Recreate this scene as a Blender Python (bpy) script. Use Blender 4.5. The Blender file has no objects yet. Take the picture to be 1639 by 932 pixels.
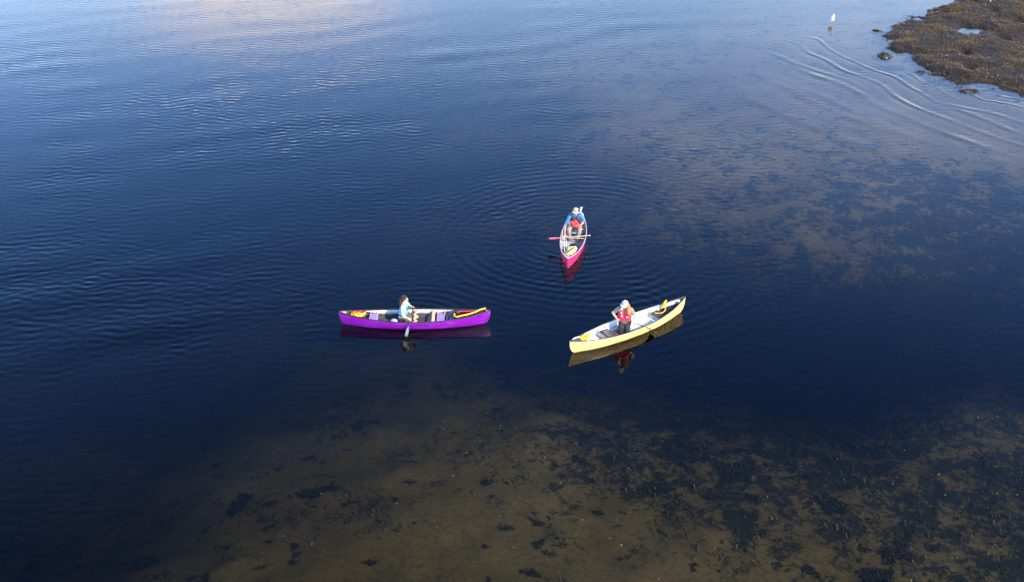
import bpy, math, random
import numpy as np
from mathutils import Matrix, Vector

random.seed(7)
RNG = np.random.default_rng(11)
SC = bpy.context.scene
COL = SC.collection

# ------------------------------------------------------------------ camera
FPX, PITCH, CAMH = 1900.0, math.radians(29.0), 19.65
IW, IH = 1639.0, 932.0
cam_d = bpy.data.cameras.new('camera')
cam = bpy.data.objects.new('camera', cam_d)
COL.objects.link(cam)
cam.location = (0, 0, CAMH)
cam.rotation_euler = (math.pi / 2 - PITCH, 0, 0)
cam_d.sensor_width = 36.0
cam_d.lens = 36.0 * FPX / IW
cam_d.clip_start = 0.1
cam_d.clip_end = 6000
SC.camera = cam

# ------------------------------------------------------------------ light
SUN_EL, SUN_AZ = math.radians(33), math.radians(46)   # azimuth: to the right of straight behind the camera
sdir = Vector((math.sin(SUN_AZ) * math.cos(SUN_EL), -math.cos(SUN_AZ) * math.cos(SUN_EL), math.sin(SUN_EL)))
sun_d = bpy.data.lights.new('sun', 'SUN')
sun_d.energy = 3.1
sun_d.angle = math.radians(0.53)
sun_d.color = (1.0, 0.88, 0.72)
sun = bpy.data.objects.new('sun', sun_d)
COL.objects.link(sun)
sun.rotation_euler = sdir.to_track_quat('Z', 'Y').to_euler()
sun.location = (15, -20, 40)

world = bpy.data.worlds.new('World')
SC.world = world
world.use_nodes = True
wn, wl = world.node_tree.nodes, world.node_tree.links
wn.clear()


def wnode(t, **kw):
    n = wn.new(t)
    for k, v in kw.items():
        setattr(n, k, v)
    return n


def wmath(op, a, b=None, c=None):
    n = wn.new('ShaderNodeMath')
    n.operation = op
    for i, v in enumerate((a, b, c)):
        if v is None:
            continue
        if isinstance(v, (int, float)):
            n.inputs[i].default_value = v
        else:
            wl.new(v, n.inputs[i])
    return n.outputs[0]


sky = wnode('ShaderNodeTexSky', sky_type='NISHITA', sun_disc=False)
sky.sun_elevation = SUN_EL
sky.sun_rotation = math.atan2(sdir.x, sdir.y)
sky.air_density = 1.0
sky.dust_density = 0.35
sky.ozone_density = 4.0
bg = wnode('ShaderNodeBackground')
bg.inputs['Strength'].default_value = 0.15
wo = wnode('ShaderNodeOutputWorld')
tc = wnode('ShaderNodeTexCoord')
sep = wnode('ShaderNodeSeparateXYZ')
wl.new(tc.outputs['Generated'], sep.inputs[0])
zc = wmath('ADD', wmath('MAXIMUM', sep.outputs[2], 0.02), 0.08)
px = wmath('DIVIDE', sep.outputs[0], zc)
py = wmath('DIVIDE', sep.outputs[1], zc)
cmb = wnode('ShaderNodeCombineXYZ')
wl.new(px, cmb.inputs[0])
wl.new(py, cmb.inputs[1])
cn = wnode('ShaderNodeTexNoise')
cn.inputs['Scale'].default_value = 0.85
cn.inputs['Detail'].default_value = 7
cn.inputs['Roughness'].default_value = 0.55
wl.new(cmb.outputs[0], cn.inputs['Vector'])
# one bank of sunlit cloud low ahead, left of centre (the water mirrors it), thin wisps elsewhere
ex = wmath('POWER', wmath('DIVIDE', wmath('SUBTRACT', px, -0.58), 0.42), 2)
ey = wmath('POWER', wmath('DIVIDE', wmath('SUBTRACT', py, 2.85), 0.42), 2)
bank = wmath('POWER', 2.718, wmath('MULTIPLY', wmath('ADD', ex, ey), -1.0))
dens = wmath('ADD', wmath('MULTIPLY', bank, 0.46), cn.outputs['Fac'])
mr = wnode('ShaderNodeMapRange', interpolation_type='SMOOTHSTEP')
mr.inputs['From Min'].default_value = 0.60
mr.inputs['From Max'].default_value = 0.95
wl.new(dens, mr.inputs['Value'])
# the sky deepens overhead and pales towards the horizon, the same all the way round
rp = wnode('ShaderNodeValToRGB')
els = rp.color_ramp.elements
SKYR = [(.0, (3.5, 2.9, 2.6)), (.24, (3.0, 2.55, 2.35)), (.32, (1.5, 1.68, 2.0)), (.40, (.82, 1.14, 1.6)), (.50, (.52, .80, 1.20)), (.62, (.36, .52, .76)), (.75, (.30, .42, .60)), (1.0, (.30, .42, .60))]
els[0].position, els[1].position = SKYR[0][0], SKYR[-1][0]
for q in SKYR[1:-1]:
    els.new(q[0])
for e_, q in zip(els, SKYR):
    e_.color = (*[c / 4 for c in q[1]], 1)
wl.new(wmath('MAXIMUM', sep.outputs[2], 0.0), rp.inputs[0])
hm = wnode('ShaderNodeMixRGB', blend_type='MULTIPLY')
hm.inputs[0].default_value = 1
wl.new(sky.outputs[0], hm.inputs[1])
wl.new(rp.outputs[0], hm.inputs[2])
hx = wnode('ShaderNodeVectorMath', operation='SCALE')
wl.new(hm.outputs[0], hx.inputs[0])
hx.inputs['Scale'].default_value = 4.0
mix = wnode('ShaderNodeMixRGB')
wl.new(mr.outputs[0], mix.inputs[0])
wl.new(hx.outputs[0], mix.inputs[1])
mix.inputs[2].default_value = (12.6, 11.1, 10.6, 1)
wl.new(mix.outputs[0], bg.inputs['Color'])
wl.new(bg.outputs[0], wo.inputs['Surface'])

SC.view_settings.view_transform = 'Standard'
SC.view_settings.look = 'None'
SC.view_settings.exposure = 1.28
SC.view_settings.gamma = 1.0
SC.view_settings.use_curve_mapping = False
SC.cycles.max_bounces = 8
SC.cycles.transparent_max_bounces = 12
SC.cycles.caustics_reflective = False
SC.cycles.caustics_refractive = False


# ------------------------------------------------------------------ helpers
def gp(px, py, z=0.0):
    """the point at height z that the photograph shows at pixel px, py"""
    u, v = (px - IW / 2) / FPX, (py - IH / 2) / FPX
    d = Vector((u, math.cos(PITCH) - v * math.sin(PITCH), -math.sin(PITCH) - v * math.cos(PITCH)))
    return Vector((0, 0, CAMH)) + d * ((z - CAMH) / d.z)


def tag(o, label=None, cat=None, group=None, kind=None):
    for k, v in (('label', label), ('category', cat), ('group', group), ('kind', kind)):
        if v:
            o[k] = v
    return o


def empty(name, loc=(0, 0, 0), rz=0.0):
    o = bpy.data.objects.new(name, None)
    COL.objects.link(o)
    o.location = loc
    o.rotation_euler = (0, 0, rz)
    o.empty_display_size = 0.2
    return o


def mesh_data(name, verts, faces, mat=None, smooth=True):
    me = bpy.data.meshes.new(name)
    me.from_pydata([tuple(v) for v in verts], [], [tuple(f) for f in faces])
    if mat:
        me.materials.append(mat)
    if smooth:
        me.polygons.foreach_set('use_smooth', [True] * len(me.polygons))
    me.update()
    return me


def np_mesh(name, V, F, mat=None, smooth=True):
    """fast mesh from arrays; F is n x 3 or n x 4"""
    me = bpy.data.meshes.new(name)
    V = np.ascontiguousarray(V, dtype=np.float32)
    F = np.ascontiguousarray(F, dtype=np.int32)
    me.vertices.add(len(V))
    me.vertices.foreach_set('co', V.ravel())
    n, k = F.shape
    me.loops.add(n * k)
    me.loops.foreach_set('vertex_index', F.ravel())
    me.polygons.add(n)
    me.polygons.foreach_set('loop_start', np.arange(0, n * k, k, dtype=np.int32))
    me.polygons.foreach_set('loop_total', np.full(n, k, dtype=np.int32))
    me.polygons.foreach_set('use_smooth', np.full(n, smooth, dtype=bool))
    if mat:
        me.materials.append(mat)
    me.update(calc_edges=True)
    me.validate()
    return me


def link(name, me, parent=None, loc=None, rot=None):
    o = bpy.data.objects.new(name, me)
    COL.objects.link(o)
    if parent:
        o.parent = parent
    if loc is not None:
        o.location = loc
    if rot is not None:
        o.rotation_euler = rot
    return o


def obj(name, verts, faces, mat, parent=None, smooth=True, loc=None, rot=None):
    return link(name, mesh_data(name, verts, faces, mat, smooth), parent, loc, rot)


class MB:
    """collects shapes into one mesh"""

    def __init__(self):
        self.v, self.f = [], []

    def add(self, v, f):
        n = len(self.v)
        self.v += [tuple(p) for p in v]
        self.f += [tuple(i + n for i in q) for q in f]
        return self

    def box(self, c, s, M=None, bev=0.0):
        x, y, z = s[0] / 2, s[1] / 2, s[2] / 2
        b = min(bev, x * .9, y * .9, z * .9)
        if b <= 0:
            vs = [Vector((i * x, j * y, k * z)) for i in (-1, 1) for j in (-1, 1) for k in (-1, 1)]
            fs = [(0, 1, 3, 2), (4, 6, 7, 5), (0, 4, 5, 1), (2, 3, 7, 6), (0, 2, 6, 4), (1, 5, 7, 3)]
        else:
            ring = lambda X, Y: [(-X + b, -Y), (X - b, -Y), (X, -Y + b), (X, Y - b), (X - b, Y), (-X + b, Y), (-X, Y - b), (-X, -Y + b)]
            vs, fs = [], []
            for zz, ins in ((-z, b), (-z + b, 0), (z - b, 0), (z, b)):
                vs += [Vector((p[0] * (x - ins) / x, p[1] * (y - ins) / y, zz)) for p in ring(x, y)]
            for r in range(3):
                for i in range(8):
                    fs.append((r * 8 + i, r * 8 + (i + 1) % 8, r * 8 + 8 + (i + 1) % 8, r * 8 + 8 + i))
            fs += [tuple(range(7, -1, -1)), tuple(range(24, 32))]
        if M is not None:
            vs = [M @ p for p in vs]
        return self.add([p + Vector(c) for p in vs], fs)

    def tube(self, pts, r, n=8, cap=True, closed=False, flat=1.0):
        pts = [Vector(p) for p in pts]
        rs = r if isinstance(r, (list, tuple)) else [r] * len(pts)
        vs, fs = [], []
        t0 = (pts[1] - pts[0]).normalized()
        ref = Vector((0, 0, 1)) if abs(t0.z) < .9 else Vector((1, 0, 0))
        u = t0.cross(ref).normalized()
        N = len(pts)
        for i, p in enumerate(pts):
            a, b = pts[max(i - 1, 0)], pts[min(i + 1, N - 1)]
            t = (b - a).normalized() if (b - a).length > 1e-9 else t0
            u = (u - t * u.dot(t))
            u = u.normalized() if u.length > 1e-6 else t.orthogonal().normalized()
            w = t.cross(u)
            for k in range(n):
                an = 2 * math.pi * k / n
                vs.append(p + u * (math.cos(an) * rs[i]) + w * (math.sin(an) * rs[i] * flat))
        for i in range(N - 1):
            for k in range(n):
                fs.append((i * n + k, i * n + (k + 1) % n, (i + 1) * n + (k + 1) % n, (i + 1) * n + k))
        if cap:
            fs.append(tuple(range(n - 1, -1, -1)))
            fs.append(tuple(range((N - 1) * n, N * n)))
        return self.add(vs, fs)

    def build(self, name, mat, parent=None, smooth=True, loc=None, rot=None):
        return obj(name, self.v, self.f, mat, parent, smooth, loc, rot)


def catmull(P, n=8, closed=False):
    P = [Vector(p) for p in P]
    out = []
    N = len(P)
    for i in range(N if closed else N - 1):
        if closed:
            a, b, c, d = P[(i - 1) % N], P[i], P[(i + 1) % N], P[(i + 2) % N]
        else:
            a, b, c, d = P[max(i - 1, 0)], P[i], P[i + 1], P[min(i + 2, N - 1)]
        for k in range(n):
            t = k / n
            out.append(.5 * ((2 * b) + (c - a) * t + (2 * a - 5 * b + 4 * c - d) * t * t + (3 * b - a - 3 * c + d) * t ** 3))
    if not closed:
        out.append(P[-1])
    return out


# ------------------------------------------------------------------ materials
def mat_nodes(name):
    m = bpy.data.materials.new(name)
    m.use_nodes = True
    nt = m.node_tree
    nt.nodes.clear()
    out = nt.nodes.new('ShaderNodeOutputMaterial')
    return m, nt, out


def simple(name, col, rough=.5, var=.12, scale=18., coat=0., bump=.0, metal=0., bscale=60.):
    """principled paint / cloth / plastic with a little procedural unevenness"""
    m, nt, out = mat_nodes(name)
    b = nt.nodes.new('ShaderNodeBsdfPrincipled')
    nt.links.new(b.outputs[0], out.inputs[0])
    tcn = nt.nodes.new('ShaderNodeTexCoord')
    no = nt.nodes.new('ShaderNodeTexNoise')
    no.inputs['Scale'].default_value = scale
    no.inputs['Detail'].default_value = 5
    nt.links.new(tcn.outputs['Object'], no.inputs['Vector'])
    cr = nt.nodes.new('ShaderNodeMapRange')
    cr.inputs['From Min'].default_value = .3
    cr.inputs['From Max'].default_value = .7
    cr.inputs['To Min'].default_value = 1 - var
    cr.inputs['To Max'].default_value = 1 + var
    nt.links.new(no.outputs['Fac'], cr.inputs['Value'])
    mx = nt.nodes.new('ShaderNodeVectorMath')
    mx.operation = 'SCALE'
    mx.inputs[0].default_value = col[:3]
    nt.links.new(cr.outputs[0], mx.inputs['Scale'])
    nt.links.new(mx.outputs[0], b.inputs['Base Color'])
    b.inputs['Roughness'].default_value = rough
    b.inputs['Metallic'].default_value = metal
    b.inputs['Coat Weight'].default_value = coat
    b.inputs['Coat Roughness'].default_value = .15
    if bump:
        n2 = nt.nodes.new('ShaderNodeTexNoise')
        n2.inputs['Scale'].default_value = bscale
        n2.inputs['Detail'].default_value = 4
        nt.links.new(tcn.outputs['Object'], n2.inputs['Vector'])
        bp = nt.nodes.new('ShaderNodeBump')
        bp.inputs['Strength'].default_value = bump
        bp.inputs['Distance'].default_value = .01
        nt.links.new(n2.outputs['Fac'], bp.inputs['Height'])
        nt.links.new(bp.outputs[0], b.inputs['Normal'])
    return m


def wood_mat(name, c1, c2):
    m, nt, out = mat_nodes(name)
    b = nt.nodes.new('ShaderNodeBsdfPrincipled')
    nt.links.new(b.outputs[0], out.inputs[0])
    tcn = nt.nodes.new('ShaderNodeTexCoord')
    mp = nt.nodes.new('ShaderNodeMapping')
    mp.inputs['Scale'].default_value = (30, 3, 30)
    no = nt.nodes.new('ShaderNodeTexNoise')
    no.inputs['Scale'].default_value = 2
    no.inputs['Detail'].default_value = 6
    nt.links.new(tcn.outputs['Object'], mp.inputs[0])
    nt.links.new(mp.outputs[0], no.inputs['Vector'])
    r = nt.nodes.new('ShaderNodeValToRGB')
    r.color_ramp.elements[0].position = .35
    r.color_ramp.elements[1].position = .65
    r.color_ramp.elements[0].color = (*c1, 1)
    r.color_ramp.elements[1].color = (*c2, 1)
    nt.links.new(no.outputs['Fac'], r.inputs[0])
    nt.links.new(r.outputs[0], b.inputs['Base Color'])
    b.inputs['Roughness'].default_value = .4
    return m


def hull_paint(name, col, scuff, rough=.34):
    """gelcoat with faded patches, fine lengthwise scratches and a dull band of dried salt near the water"""
    m, nt, out = mat_nodes(name)
    N, L = nt.nodes, nt.links
    b = N.new('ShaderNodeBsdfPrincipled')
    L.new(b.outputs[0], out.inputs[0])
    tcn = N.new('ShaderNodeTexCoord')

    def noise(sc, detail, stretch):
        mp = N.new('ShaderNodeMapping')
        mp.inputs['Scale'].default_value = stretch
        n = N.new('ShaderNodeTexNoise')
        n.inputs['Scale'].default_value = sc
        n.inputs['Detail'].default_value = detail
        n.inputs['Roughness'].default_value = .65
        L.new(tcn.outputs['Object'], mp.inputs[0])
        L.new(mp.outputs[0], n.inputs['Vector'])
        return n.outputs['Fac']

    def rng(v, a, bb, c, d):
        n = N.new('ShaderNodeMapRange')
        L.new(v, n.inputs['Value'])
        for k_, q in zip(('From Min', 'From Max', 'To Min', 'To Max'), (a, bb, c, d)):
            n.inputs[k_].default_value = q
        return n.outputs[0]

    def mixc(f, a, bb):
        n = N.new('ShaderNodeMixRGB')
        L.new(f, n.inputs[0])
        for i, v in ((1, a), (2, bb)):
            if isinstance(v, tuple):
                n.inputs[i].default_value = (*v, 1)
            else:
                L.new(v, n.inputs[i])
        return n.outputs[0]
    fade = tuple(c * .8 + .2 * q for c, q in zip(col, scuff))
    dark = tuple(c * .72 for c in col)
    c0 = mixc(rng(noise(1.6, 5, (1, 1, 2)), .35, .7, 0, 1), dark, col)
    c0 = mixc(rng(noise(2.5, 6, (.6, 1, 3)), .55, .75, 0, .8), c0, fade)
    c0 = mixc(rng(noise(3, 8, (.7, 3, 26)), .62, .70, 0, .55), c0, scuff)
    L.new(c0, b.inputs['Base Color'])
    L.new(rng(noise(5, 5, (1, 1, 3)), .3, .7, rough - .1, rough + .16), b.inputs['Roughness'])
    b.inputs['Coat Weight'].default_value = .3
    b.inputs['Coat Roughness'].default_value = .2
    return m


M = {}
M['purple'] = hull_paint('purple_hull', (.21, .006, .34), (.50, .26, .58))
M['yellow'] = hull_paint('yellow_hull', (.90, .60, .22), (.86, .68, .46))
M['pink'] = hull_paint('pink_hull', (.64, .030, .155), (.72, .33, .40))
M['black'] = simple('black_plastic', (.012, .012, .014), .45, .3, 30)
M['darkgrey'] = simple('dark_grey_trim', (.06, .055, .055), .5, .25, 30)
M['pale_trim'] = simple('pale_pink_trim', (.55, .32, .40), .45, .15, 25)
M['white_in'] = simple('white_liner', (.82, .81, .78), .5, .04, 9)
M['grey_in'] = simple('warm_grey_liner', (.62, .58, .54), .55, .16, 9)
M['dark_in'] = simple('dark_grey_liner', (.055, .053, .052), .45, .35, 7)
M['grey_in2'] = simple('grey_liner', (.36, .36, .38), .55, .2, 9)
M['wood'] = wood_mat('ash_wood', (.62, .40, .21), (.78, .56, .33))
M['web_purple'] = simple('purple_webbing', (.42, .30, .66), .8, .12, 80, bump=.3)
M['web_black'] = simple('black_webbing', (.05, .045, .04), .8, .3, 80, bump=.3)
M['web_frame'] = simple('dark_brown_frame', (.10, .07, .045), .5, .3, 40)
M['rope_y'] = simple('yellow_rope', (.82, .50, .03), .75, .15, 90, bump=.5, bscale=150)
M['rope_o'] = simple('orange_rope', (.80, .30, .02), .75, .15, 90, bump=.5, bscale=150)
M['rope_r'] = simple('red_rope', (.62, .03, .07), .75, .15, 90, bump=.5, bscale=150)
M['rope_w'] = simple('white_rope', (.75, .72, .68), .75, .12, 90, bump=.5, bscale=150)
M['rope_b'] = simple('blue_cord', (.06, .12, .32), .75, .15, 90)
M['skin'] = simple('skin_pale', (.66, .41, .30), .5, .06, 20)
M['skin2'] = simple('skin_tanned', (.48, .27, .18), .5, .08, 20)
M['hair_dk'] = simple('dark_brown_hair', (.026, .011, .007), .8, .4, 70, bump=.6, bscale=120)
M['hair_au'] = simple('auburn_hair', (.36, .155, .045), .5, .35, 60, bump=.6, bscale=120)
M['tee_w'] = simple('white_cloth', (.76, .72, .72), .85, .06, 30, bump=.25, bscale=25)
M['tee_b'] = simple('blue_cloth', (.030, .15, .28), .85, .1, 30, bump=.25, bscale=25)
M['tee_o'] = simple('olive_grey_cloth', (.22, .20, .15), .85, .1, 30, bump=.25, bscale=25)
M['pfd_t'] = simple('turquoise_nylon', (.08, .47, .62), .6, .12, 20, bump=.4, bscale=22)
M['pfd_r'] = simple('red_nylon', (.74, .03, .07), .6, .12, 20, bump=.4, bscale=22)
M['pfd_n'] = simple('navy_nylon', (.03, .03, .06), .6, .2, 20, bump=.4, bscale=22)
M['shorts'] = simple('brown_cloth', (.13, .085, .055), .85, .15, 30, bump=.3, bscale=25)
M['trs_dk'] = simple('charcoal_cloth', (.026, .023, .025), .9, .2, 30, bump=.3, bscale=25)
M['trs_kh'] = simple('khaki_grey_cloth', (.25, .22, .19), .85, .2, 30, bump=.3, bscale=25)
M['cap_w'] = simple('off_white_cloth', (.50, .47, .40), .85, .1, 40)
M['cap_k'] = simple('mottled_khaki_cloth', (.36, .31, .21), .85, .5, 30)
M['eye'] = simple('dark_eye', (.02, .015, .012), .2, .1)
M['lip'] = simple('lips', (.40, .12, .10), .5, .1)
M['lens'] = simple('dark_lens', (.01, .01, .012), .15, .1)
M['red_bl'] = simple('red_plastic', (.68, .02, .08), .4, .1, 20)
M['red_bag'] = simple('red_coated_fabric', (.78, .07, .06), .5, .12, 14, bump=.5, bscale=14)
M['grey_bl'] = simple('grey_plastic', (.15, .17, .20), .4, .12, 20)
M['alu'] = simple('pale_shaft', (.40, .36, .30), .4, .08, 20)
M['cream'] = simple('cream_yellow_fabric', (.72, .56, .24), .7, .16, 12, bump=.5, bscale=12)
M['lilac'] = simple('pale_blue_fabric', (.36, .44, .70), .7, .15, 14, bump=.5, bscale=12)
M['bluegrey'] = simple('blue_grey_foam', (.34, .42, .52), .7, .1, 20)
M['brownpad'] = simple('brown_foam_pad', (.16, .11, .08), .8, .2, 20)
M['white'] = simple('white_print', (.8, .8, .8), .6, .05)
M['logo_d'] = simple('dark_print', (.05, .008, .08), .5, .1)
M['logo_y'] = simple('bright_yellow_print', (.62, .50, .005), .5, .1)
M['feather_w'] = simple('white_feathers', (.80, .79, .77), .8, .06, 60, bump=.3)
M['feather_g'] = simple('grey_feathers', (.30, .31, .34), .8, .15, 60, bump=.3)
M['feather_k'] = simple('black_feathers', (.02, .02, .022), .7, .2, 60)
M['beak'] = simple('yellow_beak', (.70, .45, .05), .4, .1)
M['legs'] = simple('dull_pink_legs', (.45, .25, .2), .6, .1)
M['rock'] = simple('wet_dark_rock', (.05, .045, .035), .45, .4, 8, bump=.8, bscale=14)


# ------------------------------------------------------------------ fields
def spec_field(n, size, fn, seed):
    """gaussian random field n x n over size metres, filter fn(kx, ky) on the amplitude, unit rms"""
    r = np.random.default_rng(seed)
    k = np.fft.fftfreq(n, size / n) * 2 * np.pi
    KX, KY = np.meshgrid(k, k, indexing='ij')
    A = fn(KX, KY)
    f = np.fft.ifft2(np.fft.fft2(r.standard_normal((n, n))) * A).real
    return (f / f.std()).astype(np.float32)


def samp(F, size, X, Y):
    n = F.shape[0]
    fx, fy = (X / size * n) % n, (Y / size * n) % n
    i, j = np.floor(fx).astype(int), np.floor(fy).astype(int)
    a, b = fx - i, fy - j
    i %= n
    j %= n
    i2, j2 = (i + 1) % n, (j + 1) % n
    return (F[i, j] * (1 - a) * (1 - b) + F[i2, j] * a * (1 - b) + F[i, j2] * (1 - a) * b + F[i2, j2] * a * b)


def fbm(beta, lo, hi):
    def fn(kx, ky):
        k = np.hypot(kx, ky)
        k[0, 0] = 1
        a = k ** (-beta)
        a[(k < 2 * np.pi / hi) | (k > 2 * np.pi / lo)] = 0
        return a
    return fn


def idw(ctrl, X, Y, p=3.8):
    """control values given at photograph pixels, spread smoothly over the ground"""
    pts = [(gp(c[0], c[1]), c[2]) for c in ctrl]
    num = np.zeros_like(X)
    den = np.zeros_like(X)
    for q, v in pts:
        d2 = (X - q.x) ** 2 + (Y - q.y) ** 2 + 2.0
        w = d2 ** (-p / 2 - .4)
        num += w * v
        den += w
    return num / den


def coarse(ctrl, X, Y):
    gx = np.arange(-60, 60.1, 1.0)
    gy = np.arange(0, 110.1, 1.0)
    GX, GY = np.meshgrid(gx, gy, indexing='ij')
    G = idw(ctrl, GX, GY)
    for _ in range(3):                                   # soften, so no control point shows as a spot
        Q = np.pad(G, 1, mode='edge')
        G = (Q[:-2, 1:-1] + Q[2:, 1:-1] + Q[1:-1, :-2] + Q[1:-1, 2:] + 2 * G) / 6
    fx = np.clip((X + 60), 0, 119.99)
    fy = np.clip(Y, 0, 109.99)
    i, j = fx.astype(int), fy.astype(int)
    a, b = fx - i, fy - j
    return G[i, j] * (1 - a) * (1 - b) + G[i + 1, j] * a * (1 - b) + G[i, j + 1] * (1 - a) * b + G[i + 1, j + 1] * a * b


def axis_coords(lo, hi, step, far_lo, far_hi):
    c = list(np.arange(lo, hi + step / 2, step))
    s, x = step, c[-1]
    while x < far_hi:
        s *= 1.35
        x = min(x + s, far_hi)
        c.append(x)
    s, x = step, c[0]
    pre = []
    while x > far_lo:
        s *= 1.35
        x = max(x - s, far_lo)
        pre.append(x)
    return np.array(pre[::-1] + c)


def grid_faces(nx, ny):
    i, j = np.meshgrid(np.arange(nx - 1), np.arange(ny - 1), indexing='ij')
    a = (i * ny + j).ravel()
    return np.stack([a, a + ny, a + ny + 1, a + 1], 1)


DEPTH = [(0, 300, 3), (0, 500, 3), (0, 620, 3), (200, 600, 3), (400, 560, 3), (600, 420, 2.6), (300, 400, 3),
         (800, 400, 3), (700, 290, 1.7), (1000, 480, 3), (1100, 560, 3), (1200, 480, 2.8), (1350, 500, 2.6), (1500, 520, 2.3),
         (1639, 520, 2), (1300, 570, 3), (850, 520, 2.6), (900, 600, 1.4), (0, 150, 3), (200, 100, 3), (0, 0, 3), (400, 0, 2.6),
         (400, 200, 2.6), (600, 100, 1.0), (800, 80, .6), (1000, 100, .36), (1000, 200, .36), (800, 180, 1.0), (900, 290, 1.3),
         (1150, 250, .24), (1080, 320, .62), (1250, 350, .48), (1350, 380, .5), (1400, 300, .28), (1500, 400, .6),
         (1600, 330, .5), (1639, 420, .9), (1400, 180, .19), (1300, 120, .26), (1500, 200, .22), (1639, 220, .22), (1330, 45, .16),
         (1200, 30, .3), (1450, 15, .25), (1100, 400, 1.3), (1200, 410, 1.1), (1050, 0, .8),
         (300, 900, .8), (450, 700, .95), (400, 780, .9), (0, 900, 3), (750, 590, 1.4), (600, 585, 1.6), (500, 625, 1.3), (1250, 560, 3), (1400, 560, 2.6), (500, 850, .66), (600, 750, .62), (550, 680, .68), (700, 650, .95), (640, 610, 1.25), (750, 720, .62), (900, 750, .6),
         (800, 900, .58), (1100, 900, .58), (1300, 850, .58), (1000, 650, .8), (1150, 630, 1.1), (1150, 700, .75), (1300, 720, .72), (1400, 780, .62), (1200, 800, .58), (950, 680, .72), (400, 850, .8), (200, 900, 1.15), (850, 640, 1.0), (1050, 620, 1.0), (1300, 640, 1.2), (1500, 610, .55),
         (1600, 640, .55), (1600, 800, .7), (1500, 700, .65), (1639, 920, .6), (200, 800, 3), (100, 900, 1.8), (0, 800, 3),
         (0, 930, 3), (300, 750, 1.7), (400, 650, 1.7), (1000, 1000, .85), (500, 1000, .95), (1500, 1000, .8), (250, 960, 1.1), (750, 960, .75), (0, 1000, 2),
         (-300, 500, 3), (-300, 100, 3), (1900, 400, 1.5), (1900, 700, 1.0), (1900, 230, .3), (900, -60, .9)]
WEED = [(0, 300, 0.30), (0, 600, 0.30), (400, 500, 0.35), (700, 300, 0.40), (1000, 100, 0.45), (800, 100, 0.43), (1150, 250, 0.49), (1300, 150, 0.40),
        (1400, 220, 0.47), (1250, 330, 0.49), (1150, 180, 0.43), (1400, 320, 0.57), (1350, 380, 0.53), (1550, 300, 0.61), (1600, 400, 0.67), (1300, 470, 0.75), (1500, 500, 0.75), (1100, 450, 0.70),
        (1100, 600, 0.62), (1300, 620, 0.64), (1550, 600, 0.55), (1500, 650, 0.56), (1600, 700, 0.56), (1400, 740, 0.61), (1250, 720, 0.62), (1050, 680, 0.61), (960, 720, 0.56),
        (1150, 750, 0.60), (850, 660, 0.48), (750, 680, 0.36), (600, 700, 0.36), (500, 760, 0.39), (400, 800, 0.40), (650, 850, 0.28), (800, 850, 0.28), (950, 860, 0.34), (1100, 880, 0.38),
        (1250, 880, 0.46), (1400, 850, 0.46), (1550, 850, 0.60), (1639, 900, 0.62), (1600, 780, 0.58), (200, 880, 0.40), (0, 850, 0.46), (1500, 200, 0.32), (1639, 200, 0.35), (500, 900, 0.28)]
ISLE = [(1556, -2), (1521, 9), (1486, 23), (1464, 34), (1438, 45), (1417, 57), (1420, 68), (1441, 81), (1465, 91), (1459, 101),
        (1475, 111.6), (1503, 127), (1537, 132), (1572, 134), (1606, 141), (1639, 152), (1720, 175), (1850, 180), (1980, 120), (1900, -60), (1700, -60)]
POOLS = [(1556, 50, 27, 8, .36), (1634, 37, 16, 5, .3), (1612, 66, 14, 4, .26), (1545, 90, 8, 4, .26), (1550, 111, 9, 5, .26), (1520, 60, 5, 3, .15), (1590, 20, 7, 3, .2)]


def poly_sdf(poly, X, Y):
    """signed distance, negative inside"""
    d = np.full(X.shape, 1e9)
    ins = np.zeros(X.shape, bool)
    n = len(poly)
    for i in range(n):
        a, b = poly[i], poly[(i + 1) % n]
        ex, ey = b[0] - a[0], b[1] - a[1]
        wx, wy = X - a[0], Y - a[1]
        t = np.clip((wx * ex + wy * ey) / (ex * ex + ey * ey), 0, 1)
        d = np.minimum(d, np.hypot(wx - ex * t, wy - ey * t))
        c = ((a[1] <= Y) != (b[1] <= Y)) & (X < a[0] + (Y - a[1]) / (ey if abs(ey) > 1e-9 else 1e-9) * ex)
        ins ^= c
    return np.where(ins, -d, d)


FB = spec_field(512, 60, fbm(1.9, .25, 14), 3)
FB2 = spec_field(512, 30, fbm(1.5, .12, 3), 5)
ISLE_W = [(gp(x, y).x, gp(x, y).y) for x, y in ISLE]


def bed_height(X, Y):
    dep = coarse(DEPTH, X, Y)
    dep = dep * (1 + .07 * samp(FB, 60, X, Y)) + .03 * samp(FB2, 30, X, Y) * np.clip(dep, .2, 1)
    dep = np.clip(np.where(dep > 1, 1 + (dep - 1) * .62, dep * (.72 + .28 * dep)), .08, 6)
    sd = poly_sdf(ISLE_W, X, Y) + .32 * samp(FB2, 30, X, Y)
    shore = np.clip(-sd, -60, 4)
    isl = np.where(shore > 0, .22 * (1 - np.exp(-shore / .6)), shore * .14)
    isl = isl + .024 * samp(FB2, 30, X + 7, Y) * np.clip(shore * .8 + .5, .1, 1)
    for (x, y, rx, ry, dp) in POOLS:
        c = gp(x, y)
        sx = (gp(x + rx, y) - c).length
        sy = (gp(x, y - ry) - gp(x, y + ry)).length / 2
        q = ((X - c.x) / sx) ** 2 + ((Y - c.y) / sy) ** 2 + .35 * samp(FB2, 30, X * 1.5, Y)
        isl = isl - dp * 1.05 * np.exp(-np.clip(q, 0, 30))
    return np.maximum(-dep, isl)


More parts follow.
